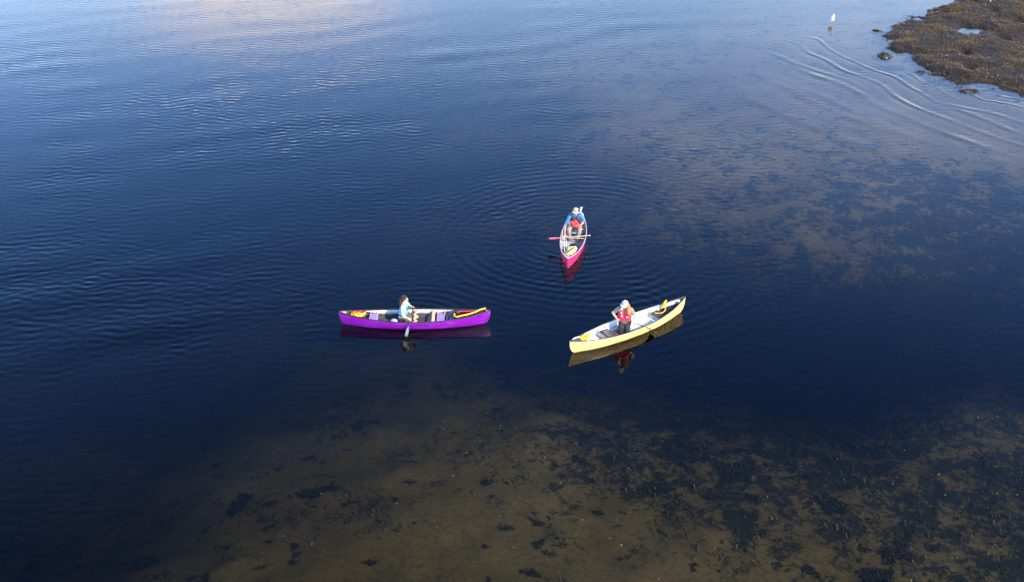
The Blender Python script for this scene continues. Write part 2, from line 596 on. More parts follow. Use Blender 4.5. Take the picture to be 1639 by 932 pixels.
# ------------------------------------------------------------------ seabed
def seabed_material():
    m, nt, out = mat_nodes('seabed_sand_and_weed')
    N, L = nt.nodes, nt.links
    b = N.new('ShaderNodeBsdfPrincipled')
    L.new(b.outputs[0], out.inputs[0])
    g = N.new('ShaderNodeNewGeometry')

    def noise(scale, detail=6, rough=.6, dist=0.):
        n = N.new('ShaderNodeTexNoise')
        n.inputs['Scale'].default_value = scale
        n.inputs['Detail'].default_value = detail
        n.inputs['Roughness'].default_value = rough
        n.inputs['Distortion'].default_value = dist
        L.new(g.outputs['Position'], n.inputs['Vector'])
        return n.outputs['Fac']

    def mixc(f, a, bb):
        n = N.new('ShaderNodeMixRGB')
        for i, v in enumerate((f, a, bb)):
            if isinstance(v, tuple):
                n.inputs[i].default_value = (*v, 1)
            else:
                L.new(v, n.inputs[i])
        return n.outputs[0]

    def rng(v, a, bb, c=0., d=1.):
        n = N.new('ShaderNodeMapRange')
        n.interpolation_type = 'SMOOTHSTEP'
        L.new(v, n.inputs['Value'])
        n.inputs['From Min'].default_value = a
        n.inputs['From Max'].default_value = bb
        n.inputs['To Min'].default_value = c
        n.inputs['To Max'].default_value = d
        return n.outputs[0]

    def mth(op, a, bb):
        n = N.new('ShaderNodeMath')
        n.operation = op
        for i, v in enumerate((a, bb)):
            if isinstance(v, (int, float)):
                n.inputs[i].default_value = v
            else:
                L.new(v, n.inputs[i])
        return n.outputs[0]
    sand = mixc(rng(noise(.55, 5), .35, .65), (.118, .080, .028), (.158, .109, .040))
    sand = mixc(rng(noise(7, 7, .7), .42, .72), sand, (.066, .050, .028))
    grit = noise(30, 3, .6)
    sand = mixc(rng(grit, .68, .76), sand, (.22, .18, .12))
    at = N.new('ShaderNodeAttribute')
    at.attribute_name = 'weed'
    w = mth('ADD', mth('MULTIPLY', noise(1.15, 9, .68, .4), .62), mth('MULTIPLY', noise(5.5, 7, .72, .3), .38))
    thr = mth('ADD', mth('MULTIPLY', mth('SUBTRACT', at.outputs['Fac'], .5), .52), w)
    mask = rng(thr, .475, .565)
    weedc = mixc(rng(noise(16, 6, .7), .35, .7), (.007, .007, .006), (.022, .017, .009))
    col = mixc(mask, sand, weedc)
    L.new(col, b.inputs['Base Color'])
    b.inputs['Roughness'].default_value = .75
    bp = N.new('ShaderNodeBump')
    bp.inputs['Strength'].default_value = .6
    bp.inputs['Distance'].default_value = .03
    L.new(noise(12, 8, .7), bp.inputs['Height'])
    L.new(bp.outputs[0], b.inputs['Normal'])
    return m


bx = axis_coords(-36, 36, .2, -1500, 1500)
by = axis_coords(14, 82, .2, -1500, 1500)
BX, BY = np.meshgrid(bx, by, indexing='ij')
BZ = bed_height(BX, BY)
seabed_me = np_mesh('seabed', np.stack([BX.ravel(), BY.ravel(), BZ.ravel()], 1), grid_faces(len(bx), len(by)), seabed_material())
wat = seabed_me.attributes.new('weed', 'FLOAT', 'POINT')
wat.data.foreach_set('value', (coarse(WEED, BX, BY) + .9 * np.clip((BZ + .10) / .06, 0, 1)).ravel().astype(np.float32))
tag(link('seabed', seabed_me), kind='structure')

# ------------------------------------------------------------------ water
WS, WN = 82.0, 1024


def wind(kmin, kmax, ang, spread, slope):
    d = np.array([math.cos(ang), math.sin(ang)])

    def fn(kx, ky):
        k = np.hypot(kx, ky) + 1e-9
        c = np.abs((kx * d[0] + ky * d[1]) / k)
        a = k ** (-slope) * np.exp(-(1 - c) / spread)
        a *= np.clip((k - kmin) / (kmin * .4), 0, 1) * np.exp(-(k / kmax) ** 4)
        return a
    return fn


tau = 2 * math.pi
WA = spec_field(WN, WS, wind(tau / .62, tau / .24, math.radians(110), .11, 1.0), 21)    # wind ripples, left
WB = spec_field(WN, WS, wind(tau / .6, tau / .22, math.radians(78), .14, 1.2), 22)      # crossing ripples
WC = spec_field(WN, WS, wind(tau / 6, tau / 2.0, math.radians(115), .12, 1.2), 23)      # slow swell
WM = spec_field(256, 82, fbm(1.3, 3, 20), 24)                                           # patchiness
AMP = [(0, 100, .9), (0, 300, .95), (0, 500, .9), (0, 700, .8), (0, 900, .5), (200, 200, .85), (200, 450, .85), (200, 700, .75), (300, 850, .35), (400, 100, .75), (400, 300, .8),
       (400, 550, .75), (450, 700, .45), (600, 200, .9), (600, 400, .6), (600, 600, .45), (700, 100, .8), (800, 300, .75), (800, 500, .3), (760, 640, .4), (800, 800, .15), (900, 100, .75),
       (900, 250, .8), (1000, 350, .55), (1000, 470, .35), (1010, 570, .22), (1100, 200, .6), (1150, 300, .5), (1150, 450, .35), (1200, 600, .25), (1300, 400, .35), (1250, 100, .4), (1500, 300, .3), (1500, 500, .25),
       (1400, 150, .38), (1550, 180, .34), (1400, 700, .14), (1600, 800, .12), (1200, 850, .12), (600, 850, .15), (1500, 20, .3)]
CRESTS = [  # small waves running along the shore: points in pixels, height, width
    ([(1277, 58), (1307, 62), (1324, 76), (1346, 89), (1373, 101), (1398, 112), (1432, 123), (1455, 138), (1477, 150), (1502, 165), (1526, 170)], .034, .13),
    ([(1252, 63), (1280, 72), (1294, 84), (1322, 96), (1349, 112), (1378, 122), (1408, 134), (1428, 150), (1450, 164), (1477, 176), (1511, 188), (1556, 205)], .026, .17),
    ([(1336, 70), (1363, 80), (1378, 89), (1400, 100), (1425, 111)], .010, .09),
    ([(1445, 112), (1462, 121), (1477, 131), (1497, 139), (1514, 150), (1531, 158), (1546, 162)], .016, .10),
    ([(1553, 149), (1571, 159), (1595, 163), (1622, 168), (1660, 178)], .020, .11),
    ([(1578, 147), (1598, 153), (1620, 157), (1660, 165)], .012, .10),
    ([(1500, 162), (1540, 172), (1573, 178), (1598, 184), (1622, 192), (1660, 204)], .018, .2),
    ([(1255, 99), (1294, 116), (1321, 126), (1353, 136), (1373, 148), (1400, 166), (1450, 190)], .018, .32),
    ([(1526, 172), (1561, 185), (1598, 200), (1639, 218)], .020, .25),
    ([(1200, 110), (1260, 140), (1330, 175), (1400, 202), (1480, 236)], .012, .42),
    ([(1228, 82), (1270, 100), (1310, 114), (1360, 130), (1395, 150)], .014, .25),
    ([(1420, 172), (1480, 200), (1550, 226), (1639, 256)], .017, .32),
    ([(1480, 178), (1540, 200), (1600, 222), (1660, 240)], .015, .24),
    ([(1180, 150), (1260, 185), (1340, 218), (1430, 250)], .011, .5),
    ([(1240, 120), (1280, 140), (1330, 160), (1380, 185), (1450, 215), (1520, 240)], .012, .4),
]


def water_height(X, Y):
    amp = np.clip(coarse(AMP, X, Y), 0, 2) * np.clip(1 + .42 * samp(WM, 82, X, Y), .2, 2)
    inr = (np.abs(X) < 41) & (Y > 6) & (Y < 88)
    amp = amp * inr
    H = amp * (.0010 * samp(WA, WS, X, Y) + .0013 * samp(WB, WS, X, Y) + .0016 * samp(WC, WS, X, Y))
    # rings spreading from the boats
    for (qx, qy, lam, a, r0, r1, ph) in ((921, 384, .37, .0075, .9, 3.8, 0), (921, 384, .42, .0055, 3.2, 7.6, 1.),
                                         (1000, 505, .40, .0036, .9, 5.0, 2.), (655, 522, .38, .0032, .5, 3.2, 3.)):
        c = gp(qx, qy)
        an = np.arctan2(Y - c.y, X - c.x)
        r = np.hypot(X - c.x, Y - c.y) * (1 + .04 * np.sin(3 * an + ph)) + .05 * samp(FB, 60, X, Y)
        env = np.clip((r - r0) / .5, 0, 1) * np.exp(-np.clip(r - r0, 0, 99) ** 2 / (r1 - r0) ** 2 * 2)
        env = env * (.6 + .4 * np.cos(an + .2 - (ph > 1.5) * 1.5)) * np.clip(1 + .5 * samp(WM, 82, X + 9, Y), .2, 2)
        H = H + a * env * np.sin(tau * r / lam + ph)
    for pts, a, w in CRESTS:
        P = catmull([gp(x, y) for x, y in pts], 4)
        best = np.full(X.shape, 9.0)
        al = np.zeros(X.shape)
        m = (X > 6) & (X < 34) & (Y > 34) & (Y < 75)
        xs, ys = X[m], Y[m]
        d, t_at = np.full(xs.shape, 9.0), np.zeros(xs.shape)
        for i in range(len(P) - 1):
            ex, ey = P[i + 1].x - P[i].x, P[i + 1].y - P[i].y
            t = np.clip(((xs - P[i].x) * ex + (ys - P[i].y) * ey) / (ex * ex + ey * ey), 0, 1)
            dx, dy = xs - P[i].x - ex * t, ys - P[i].y - ey * t
            dd = np.hypot(dx, dy)
            s = np.sign(dx * ey - dy * ex)
            up = dd < np.abs(d)
            d = np.where(up, dd * s, d)
            t_at = np.where(up, (i + t) / (len(P) - 1), t_at)
        taper = np.clip(np.minimum(t_at, 1 - t_at) * 5, 0, 1) * (.75 + .25 * np.sin(t_at * 17 + w * 50))
        q = d / (w * .72)
        taper = taper * np.clip(1 + .35 * samp(FB2, 30, xs * .6, ys * .6), .3, 1.6)
        H[m] += .6 * a * taper * (np.exp(-q ** 2) - .35 * np.exp(-((q - 1.8) / 1.2) ** 2) - .25 * np.exp(-((q + 2) / 1.5) ** 2))
    return H


def water_material():
    m, nt, out = mat_nodes('clear_sea_water')
    N, L = nt.nodes, nt.links
    g = N.new('ShaderNodeNewGeometry')
    mp = N.new('ShaderNodeMapping')
    mp.inputs['Rotation'].default_value = (0, 0, math.radians(-20))
    mp.inputs['Scale'].default_value = (2.2, 7.0, 1)
    L.new(g.outputs['Position'], mp.inputs[0])
    n = N.new('ShaderNodeTexNoise')
    n.inputs['Scale'].default_value = 1.0
    n.inputs['Detail'].default_value = 3
    L.new(mp.outputs[0], n.inputs['Vector'])
    at = N.new('ShaderNodeAttribute')
    at.attribute_name = 'ripple'
    st = N.new('ShaderNodeMath')
    st.operation = 'MULTIPLY'
    st.inputs[1].default_value = .22
    L.new(at.outputs['Fac'], st.inputs[0])
    bp = N.new('ShaderNodeBump')
    bp.inputs['Distance'].default_value = .02
    L.new(st.outputs[0], bp.inputs['Strength'])
    L.new(n.outputs['Fac'], bp.inputs['Height'])
    # Fresnel reflectance of water, the same from above and below (light passes straight through)
    ior = N.new('ShaderNodeMapRange')
    ior.inputs['To Min'].default_value = 1.333
    ior.inputs['To Max'].default_value = 1 / 1.333
    L.new(g.outputs['Backfacing'], ior.inputs['Value'])
    fr = N.new('ShaderNodeFresnel')
    L.new(ior.outputs[0], fr.inputs['IOR'])
    L.new(bp.outputs[0], fr.inputs['Normal'])
    fres = fr.outputs[0]
    gl = N.new('ShaderNodeBsdfGlossy')
    gl.inputs['Roughness'].default_value = .03
    L.new(bp.outputs[0], gl.inputs['Normal'])
    tr = N.new('ShaderNodeBsdfTransparent')
    mx = N.new('ShaderNodeMixShader')
    L.new(fres, mx.inputs[0])
    L.new(tr.outputs[0], mx.inputs[1])
    L.new(gl.outputs[0], mx.inputs[2])
    L.new(mx.outputs[0], out.inputs['Surface'])
    va = N.new('ShaderNodeVolumeAbsorption')
    va.inputs['Color'].default_value = (.65, .655, .52, 1)
    va.inputs['Density'].default_value = 1.6
    L.new(va.outputs[0], out.inputs['Volume'])
    return m


wx = axis_coords(-32, 32, .085, -1500, 1500)
wy = axis_coords(17, 76, .078, -1500, 1500)
WX, WY = np.meshgrid(wx, wy, indexing='ij')
WZ = water_height(WX, WY)
nx, ny = WX.shape
V = np.stack([WX.ravel(), WY.ravel(), WZ.ravel()], 1)
F = grid_faces(nx, ny)
# sides and bottom close the body of water
idx = np.arange(nx * ny).reshape(nx, ny)
ring = np.concatenate([idx[:, 0], idx[-1, 1:], idx[::-1, -1][1:], idx[0, ::-1][1:-1]])
low = V[ring].copy()
low[:, 2] = -9
n0 = len(V)
nr = len(ring)
V = np.concatenate([V, low, [[0, 0, -9]]])
k = np.arange(nr)
k2 = (k + 1) % nr
F = np.concatenate([F, np.stack([ring[k2], ring[k], n0 + k, n0 + k2], 1)])
water_me = np_mesh('water', V, F, water_material())
ra = water_me.attributes.new('ripple', 'FLOAT', 'POINT')
rv = np.clip(coarse(AMP, WX, WY), .1, 1.3).ravel()
ra.data.foreach_set('value', np.concatenate([rv, np.ones(nr + 1)]).astype(np.float32))
tag(link('water', water_me), kind='structure')


# ------------------------------------------------------------------ seaweed
def frond_material(name, cols, rough=.45):
    m, nt, out = mat_nodes(name)
    N, L = nt.nodes, nt.links
    b = N.new('ShaderNodeBsdfPrincipled')
    L.new(b.outputs[0], out.inputs[0])
    at = N.new('ShaderNodeAttribute')
    at.attribute_name = 'tint'
    r = N.new('ShaderNodeValToRGB')
    e = r.color_ramp.elements
    e[0].position, e[0].color = 0, (*cols[0], 1)
    e[1].position, e[1].color = 1, (*cols[-1], 1)
    for i, c in enumerate(cols[1:-1]):
        q = e.new((i + 1) / (len(cols) - 1))
        q.color = (*c, 1)
    L.new(at.outputs['Fac'], r.inputs[0])
    L.new(r.outputs[0], b.inputs['Base Color'])
    b.inputs['Roughness'].default_value = rough
    return m


M['wrack'] = frond_material('golden_brown_wrack', [(.011, .006, .003), (.044, .023, .006), (.088, .045, .008), (.120, .064, .011), (.19, .118, .028)], .62)
M['kelp'] = frond_material('dark_weed', [(.006, .006, .005), (.010, .009, .006), (.020, .016, .008)], .6)
M['olive_weed'] = frond_material('olive_weed', [(.008, .008, .006), (.022, .017, .008), (.062, .045, .017)], .6)


def fronds(P, ln, tint, rng, lift=.5, wide=1.0):
    """bent ribbons (two quads each) rooted at P"""
    n = len(P)
    an = rng.uniform(0, tau, n)
    d = np.stack([np.cos(an), np.sin(an), np.zeros(n)], 1)
    s = np.stack([-np.sin(an), np.cos(an), np.zeros(n)], 1)
    s[:, 2] = rng.uniform(-.5, .5, n)
    w = (ln * wide * rng.uniform(.12, .26, n))[:, None]
    l = ln[:, None]
    up = np.array([0, 0, 1.]) * (ln * rng.uniform(.1, 1, n) * lift)[:, None]
    a = P
    b = P + d * l * .5 + up
    c = P + d * l + up * rng.uniform(.0, .9, n)[:, None]
    V = np.stack([a - s * w * .5, a + s * w * .5, b - s * w, b + s * w, c - s * w * .5, c + s * w * .5], 1).reshape(-1, 3)
    k = (np.arange(n) * 6)[:, None]
    F = np.concatenate([k + np.array([0, 2, 3, 1]), k + np.array([2, 4, 5, 3])])
    return V, F, np.repeat(tint, 6)


def frond_mesh(name, V, F, T, mat):
    me = np_mesh(name, V, F, mat, smooth=False)
    a = me.attributes.new('tint', 'FLOAT', 'POINT')
    a.data.foreach_set('value', T.astype(np.float32))
    return me


# the wrack that covers the bar of land: nobody could count it
r = np.random.default_rng(4)
n = 300000
X = r.uniform(19, 36, n)
Y = r.uniform(47, 80, n)
Z = bed_height(X, Y)
cl = samp(FB2, 30, X * .7, Y * .7)
keep = (Z > .0 + r.uniform(-.10, .03, n)) & (r.random(n) < .78 + .25 * cl)
X, Y, Z, cl = X[keep], Y[keep], Z[keep], cl[keep]
tint = np.clip(.47 + .23 * r.standard_normal(len(X)) + .13 * samp(FB, 60, X * 3, Y * 3) + .05 * cl, 0, 1)
V, F, T = fronds(np.stack([X, Y, Z + .005], 1), r.uniform(.035, .095, len(X)), tint, r, .55)
tag(link('rockweed', frond_mesh('rockweed', V, F, T, M['wrack'])),
    'golden brown rockweed covering the bar of land at the water edge', 'seaweed', kind='stuff')
# pale pebbles and shells among it
n = 2000
X = r.uniform(20, 34, n)
Y = r.uniform(48, 78, n)
Z = bed_height(X, Y)
kp = (Z > .03) & (samp(FB, 60, X * 2, Y * 2) > -.3)
X, Y, Z = X[kp], Y[kp], Z[kp]
oc = np.array([(1, 0, 0), (-1, 0, 0), (0, 1, 0), (0, -1, 0), (0, 0, .8), (0, 0, -.8)])
of = np.array([(0, 2, 4), (2, 1, 4), (1, 3, 4), (3, 0, 4), (2, 0, 5), (1, 2, 5), (3, 1, 5), (0, 3, 5)])
sz = (r.uniform(.010, .030, len(X)) * (1 + (r.random(len(X)) > .96)))[:, None, None] * r.uniform(.6, 1.2, (len(X), 1, 3))
pv = (oc[None] * sz + np.stack([X, Y, Z + .05], 1)[:, None]).reshape(-1, 3)
pf = (of[None] + (np.arange(len(X)) * 6)[:, None, None]).reshape(-1, 3)
M['pebble'] = frond_material('pebbles_and_shells', [(.09, .085, .08), (.22, .20, .18), (.34, .30, .24), (.60, .55, .46)], .6)
tag(link('pebbles', frond_mesh('pebbles', pv, pf, np.repeat(r.random(len(X)) ** 1.5, 6), M['pebble'])),
    'pale pebbles and shells strewn among the brown rockweed', 'pebbles', kind='stuff')

# weed growing over the bed where it forms one mass
n = 150000
X = r.uniform(-14, 34, n)
Y = r.uniform(18, 62, n)
wd = coarse(WEED, X, Y) + .14 * samp(FB, 60, X * 2.3, Y * 2.3) + .08 * samp(FB2, 30, X * 1.5, Y * 1.5)
Z = bed_height(X, Y)
keep = (r.random(n) < np.clip((wd - .46) * 4.5, 0, .9)) & (Z > -1.7) & (Z < -.12) & (Y < 38 + 6 * r.random(n))
X, Y, Z = X[keep], Y[keep], Z[keep]
V, F, T = fronds(np.stack([X, Y, Z], 1), np.minimum(r.uniform(.06, .24, len(X)), -Z * .8), np.clip(r.random(len(X)) ** 1.3, 0, 1), r, .6, .4)
tag(link('weed_bed', frond_mesh('weed_bed', V, F, T, M['olive_weed'])),
    'dark weed growing in a mass over the shallow bed', 'seaweed', kind='stuff')


# pale stones and shells lying on the bed
n = 1400
X = r.uniform(-9, 16, n)
Y = r.uniform(19, 34, n)
Z = bed_height(X, Y)
kp = (Z > -.95) & (r.random(n) < np.clip((coarse(WEED, X, Y) - .2) * 1.6, .1, .8))
X, Y, Z = X[kp], Y[kp], Z[kp]
sz = (r.uniform(.012, .034, len(X)) * (1 + 1.2 * (r.random(len(X)) > .95)))[:, None, None] * r.uniform(.6, 1.2, (len(X), 1, 3))
pv = (oc[None] * sz + np.stack([X, Y, Z + .01], 1)[:, None]).reshape(-1, 3)
pf = (of[None] + (np.arange(len(X)) * 6)[:, None, None]).reshape(-1, 3)
tag(link('bed_pebbles', frond_mesh('bed_pebbles', pv, pf, np.repeat(r.random(len(X)), 6), M['pebble'])),
    'pale stones and shells lying on the shallow bed under water', 'pebbles', kind='stuff')


def clump_mesh(seed):
    rr = np.random.default_rng(seed)
    n = 800
    an = rr.uniform(0, tau, n)
    rad = rr.random(n) ** .55 * (.60 + .22 * np.sin(an * 2 + seed) + .16 * np.sin(an * 3 + seed * 2) + .1 * np.sin(an * 7 + seed))
    P = np.stack([np.cos(an) * rad, np.sin(an) * rad * .8, np.zeros(n)], 1)
    V, F, T = fronds(P, rr.uniform(.08, .20, n), rr.random(n), rr, .45, 1.0)
    V[:, 2] = np.clip(V[:, 2], -.05, .5)
    return frond_mesh('seaweed_clump', V, F, T, M['kelp'])


CL = [clump_mesh(s) for s in range(6)]
# (pixel x, y, size in pixels): the dark clumps one can pick out on the pale bed
CLUMPS = [(587, 676, 34, 'dark seaweed clump on the pale bed below the purple canoe, nearest to it'),
          (513, 786, 44, 'large ragged dark seaweed clump alone on the bed, lower left'),
          (725, 691, 18, None), (534, 680, 16, None), (650, 612, 26, None), (760, 728, 22, None), (782, 770, 22, None), (563, 758, 16, None),
          (495, 733, 20, None), (630, 798, 26, None), (660, 770, 22, None), (553, 803, 14, None), (665, 838, 10, None), (592, 901, 22, None),
          (784, 878, 18, None), (808, 844, 22, None), (861, 839, 22, None), (868, 820, 16, None), (864, 871, 24, None), (887, 888, 24, None), (845, 912, 22, None),
          (853, 920, 18, None), (785, 926, 14, None), (470, 874, 18, None), (471, 898, 18, None), (415, 904, 26, None), (433, 865, 12, None), (238, 894, 40, None),
          (390, 800, 36, None), (375, 815, 26, None), (365, 868, 14, None), (325, 928, 30, None), (214, 900, 14, None), (55, 896, 26, None), (960, 825, 22, None), (995, 820, 14, None), (998, 893, 12, None),
          (962, 879, 12, None), (1243, 905, 24, None), (1297, 913, 26, None), (1383, 881, 22, None), (1428, 892, 34, None), (1415, 922, 60, None), (1180, 873, 14, None), (1200, 870, 14, None), (1210, 800, 34, None),
          (1330, 808, 44, None), (1290, 806, 22, None), (1500, 877, 30, None), (1515, 855, 24, None), (1258, 872, 16, None), (1110, 914, 14, None), (1141, 847, 10, None), (1150, 868, 14, None), (1108, 905, 14, None),
          (345, 690, 26, None), (350, 735, 18, None), (485, 705, 16, None), (455, 660, 18, None), (540, 640, 16, None), (930, 700, 26, None), (855, 740, 14, None), (884, 742, 16, None), (928, 740, 40, None), (1000, 770, 30, None), (940, 770, 20, None)]
BANDS = [(900, 'along the bottom edge'), (866, 'second from the bottom edge'), (815, 'third from the bottom edge'), (760, 'fourth from the bottom edge'),
         (715, 'fifth from the bottom edge'), (0, 'farthest from the bottom edge')]
ORD = ['leftmost', 'second', 'third', 'fourth', 'fifth', 'sixth', 'seventh', 'eighth', 'ninth', 'tenth', 'eleventh', 'twelfth', 'thirteenth', 'fourteenth', 'fifteenth', 'sixteenth', 'seventeenth', 'eighteenth']
band_of = lambda y: next(k_ for k_, q in enumerate(BANDS) if y >= q[0])
ranks = {}
for bnd in range(len(BANDS)):
    row = sorted((c[0], c[1]) for c in CLUMPS if band_of(c[1]) == bnd and not c[3])
    for k_, q in enumerate(row):
        ranks[q] = (ORD[k_] if k_ else 'leftmost') + (' from left' if k_ else '') + ' in the row ' + BANDS[bnd][1]
for i, (x, y, s, lab) in enumerate(CLUMPS):
    p = gp(x, y)
    z = float(bed_height(np.array([p.x]), np.array([p.y]))[0])
    p = gp(x, y, z)
    z = float(bed_height(np.array([p.x]), np.array([p.y]))[0])
    wpx = (gp(x + 10, y, z) - gp(x, y, z)).length / 10
    o = link('seaweed_clump', CL[i % 6], None, (p.x, p.y, z - .01), (0, 0, random.uniform(-.4, .4) + (math.pi if i % 2 else 0)))
    sc = s * wpx / 1.25
    o.scale = (sc, sc * random.uniform(.8, 1.15), min(sc, .5))
    tag(o, lab or ('large' if s >= 30 else 'small' if s < 18 else 'middling') + ' dark seaweed clump, ' + ranks[(x, y)], 'seaweed', 'dark seaweed clumps on the pale bed')

# ------------------------------------------------------------------ rocks at the bar
def rock(name, px, py, w, d, h, seed, label, z=-.06):
    rr = random.Random(seed)
    p = gp(px, py)
    vs, fs = [], []
    R, S = 9, 16
    for i in range(R + 1):
        ph = math.pi * i / R
        for j in range(S):
            th = tau * j / S
            k = 1 + .18 * math.sin(3 * th + seed) * math.sin(2 * ph) + rr.uniform(-.09, .09)
            vs.append((w * k * math.sin(ph) * math.cos(th), d * k * math.sin(ph) * math.sin(th), h * k * math.cos(ph)))
    for i in range(R):
        for j in range(S):
            fs.append((i * S + j, (i + 1) * S + j, (i + 1) * S + (j + 1) % S, i * S + (j + 1) % S))
    root = empty(name, (p.x, p.y, z))
    tag(root, label, 'rock')
    obj('stone', vs, fs, M['rock'], root)
    g = np.random.default_rng(seed)
    n = 420
    th, ph = g.uniform(0, tau, n), np.arccos(g.uniform(-.1, 1, n))
    P = np.stack([w * np.sin(ph) * np.cos(th), d * np.sin(ph) * np.sin(th), h * np.cos(ph) * .95], 1)
    V, F, T = fronds(P, g.uniform(.05, .14, n), np.clip(g.normal(.25, .16, n), 0, 1), g, .3)
    o = link('rockweed', frond_mesh('rockweed', V, F, T, M['wrack']), root)
    o['kind'] = 'stuff'


rock('weedy_rock', 1416, 90, .33, .42, .22, 1, 'dark weedy rock standing alone in shallow water left of the brown bar')
rock('weedy_rock', 1552, 146, .52, .20, .14, 2, 'long low weedy rock just off the near edge of the brown bar')
rock('weedy_rock', 1534, 8, .55, .35, .20, 3, 'dark flat rock on the far edge of the brown bar')
rock('weedy_rock', 1402, 49, .13, .16, .10, 4, 'small dark stone breaking the surface beyond the tip of the bar')


# ------------------------------------------------------------------ canoes
class Canoe:
    def __init__(self, name, tipa, tipb, half_beam, zmid, zta, ztb, hull, trim, liner, label, plan=.9, keel=-.085, tumble=3.0, kp=None):
        a, b = gp(*tipa, zta), gp(*tipb, ztb)       # the stern and bow tips
        self.L = Vector((b.x - a.x, b.y - a.y, 0)).length / 2 - .01
        self.c = Vector(((a.x + b.x) / 2, (a.y + b.y) / 2, 0))
        self.rz = math.atan2(b.y - a.y, b.x - a.x)
        self.B, self.zm, self.za, self.zb = half_beam, zmid, zta, ztb
        self.keel, self.p, self.plan = keel, tumble, plan
        self.M = Matrix.Translation(self.c) @ Matrix.Rotation(self.rz, 4, 'Z')
        self.root = empty(name, self.c, self.rz)
        tag(self.root, label, 'canoe', 'open canoes on the water')
        self.hull(hull)
        self.liner(liner)
        self.gunwales(trim)

    def w(self, p):
        return self.M @ Vector(p)

    def hb(self, s):
        return self.B * max(1 - abs(s) ** 2.0, 0) ** self.plan

    def zr(self, s):
        zt = self.zb if s > 0 else self.za
        return self.zm + (zt - self.zm) * abs(s) ** 2.7

    def zk(self, s):
        return self.keel + .05 * abs(s) ** 5

    def surf(self, s, t, side, off=0.):
        zk, zr = self.zk(s), self.zr(s)
        shp = (1 - (1 - t) ** self.p) ** (1 / self.p)
        fin = abs(s) ** 6                                   # ends turn to a sharp V
        shp = shp * (1 - fin) + (t ** .8) * fin
        stem = 1 - .05 * abs(s) ** 4 * (1 - t) ** 2.2 * (1 + 1.0 * (1 - t) ** 4)
        return Vector((s * self.L * stem, side * max(self.hb(s) * shp + off, .0015), zk + (zr - zk) * t))

    def stations(self, n=49, lim=1.0):
        return [lim * math.sin(math.pi / 2 * (2 * i / (n - 1) - 1)) * .35 + lim * (2 * i / (n - 1) - 1) * .65 for i in range(n)]

    def hull(self, mat):
        S, T = self.stations(), [0, .03, .08, .15, .25, .38, .52, .66, .8, .92, 1]
        prof = [(t, -1) for t in T[::-1]] + [(t, 1) for t in T[1:]]
        vs = [self.surf(s, t, sd) if t > 0 else Vector((self.surf(s, 0, 1).x, 0, self.zk(s))) for s in S for t, sd in prof]
        m = len(prof)
        fs = [(i * m + j, i * m + j + 1, (i + 1) * m + j + 1, (i + 1) * m + j) for i in range(len(S) - 1) for j in range(m - 1)]
        obj('hull', vs, [f[::-1] for f in fs], mat, self.root)

    def liner(self, mat):
        S = self.stations(41, .93)
        zf = .045
        T = [1, .9, .78, .64, .5, .36]
        vs = []
        for s in S:
            tf = (zf - self.zk(s)) / (self.zr(s) - self.zk(s))
            ts = [tf + (1 - tf) * q for q in (1, .8, .6, .4, .22, .1, 0)]
            row = [self.surf(s, t, -1, -.014) for t in ts] + [self.surf(s, t, 1, -.014) for t in ts[::-1]]
            vs += row
        m = 14
        fs = [(i * m + j, i * m + j + 1, (i + 1) * m + j + 1, (i + 1) * m + j) for i in range(len(S) - 1) for j in range(m - 1)]
        fs += [tuple(range(m)), tuple(range(len(S) * m - 1, (len(S) - 1) * m - 1, -1))]
        obj('inner_liner', vs, fs, mat, self.root)

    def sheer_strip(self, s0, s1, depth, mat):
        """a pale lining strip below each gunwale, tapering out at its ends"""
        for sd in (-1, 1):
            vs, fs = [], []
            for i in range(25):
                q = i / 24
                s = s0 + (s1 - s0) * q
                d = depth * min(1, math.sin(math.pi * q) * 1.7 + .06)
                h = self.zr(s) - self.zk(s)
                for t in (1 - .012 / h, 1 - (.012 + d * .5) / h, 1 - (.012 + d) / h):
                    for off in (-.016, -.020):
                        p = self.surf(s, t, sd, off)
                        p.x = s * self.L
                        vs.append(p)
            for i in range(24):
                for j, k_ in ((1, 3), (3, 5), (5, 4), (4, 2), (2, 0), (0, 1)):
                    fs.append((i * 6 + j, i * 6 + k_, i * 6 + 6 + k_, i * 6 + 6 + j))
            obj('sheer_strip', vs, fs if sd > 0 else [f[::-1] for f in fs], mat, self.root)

    def gunwales(self, mat):
        for sd in (-1, 1):
            pts = [self.surf(s, 1, sd, -.004) + Vector((0, 0, .004)) for s in self.stations(45, .992)]
            MB().tube(pts, .017, 6).build('gunwale', mat, self.root)

    def deck(self, s0, s1, mat, dz=0.):
        """a deck plate over one end"""
        S = [s0 + (s1 - s0) * i / 8 for i in range(9)]
        vs = []
        for s in S:
            w = max(self.hb(s) - .016, .003)
            z = self.zr(s) + .003 + dz
            vs += [(s * self.L, -w, z), (s * self.L, 0, z + w * .12), (s * self.L, w, z), (s * self.L, w, z - .02), (s * self.L, -w, z - .02)]
        fs = [(i * 5 + j, i * 5 + (j + 1) % 5, (i + 1) * 5 + (j + 1) % 5, (i + 1) * 5 + j) for i in range(8) for j in range(5)]
        fs += [(4, 3, 2, 1, 0), tuple(range(40, 45))]
        return obj('deck_plate', vs, fs if s1 < s0 else [f[::-1] for f in fs], mat, self.root, smooth=False)

    def bar(self, name, x, wid, th, mat, z=None, parent=None):
        s = x / self.L
        z = self.zr(s) - .03 if z is None else z
        t = (z - self.zk(s)) / (self.zr(s) - self.zk(s))
        y = abs(self.surf(s, min(t, 1), 1, -.012).y)
        return MB().box((x, 0, z), (wid, 2 * y, th), bev=.008).build(name, mat, parent or self.root, smooth=False)

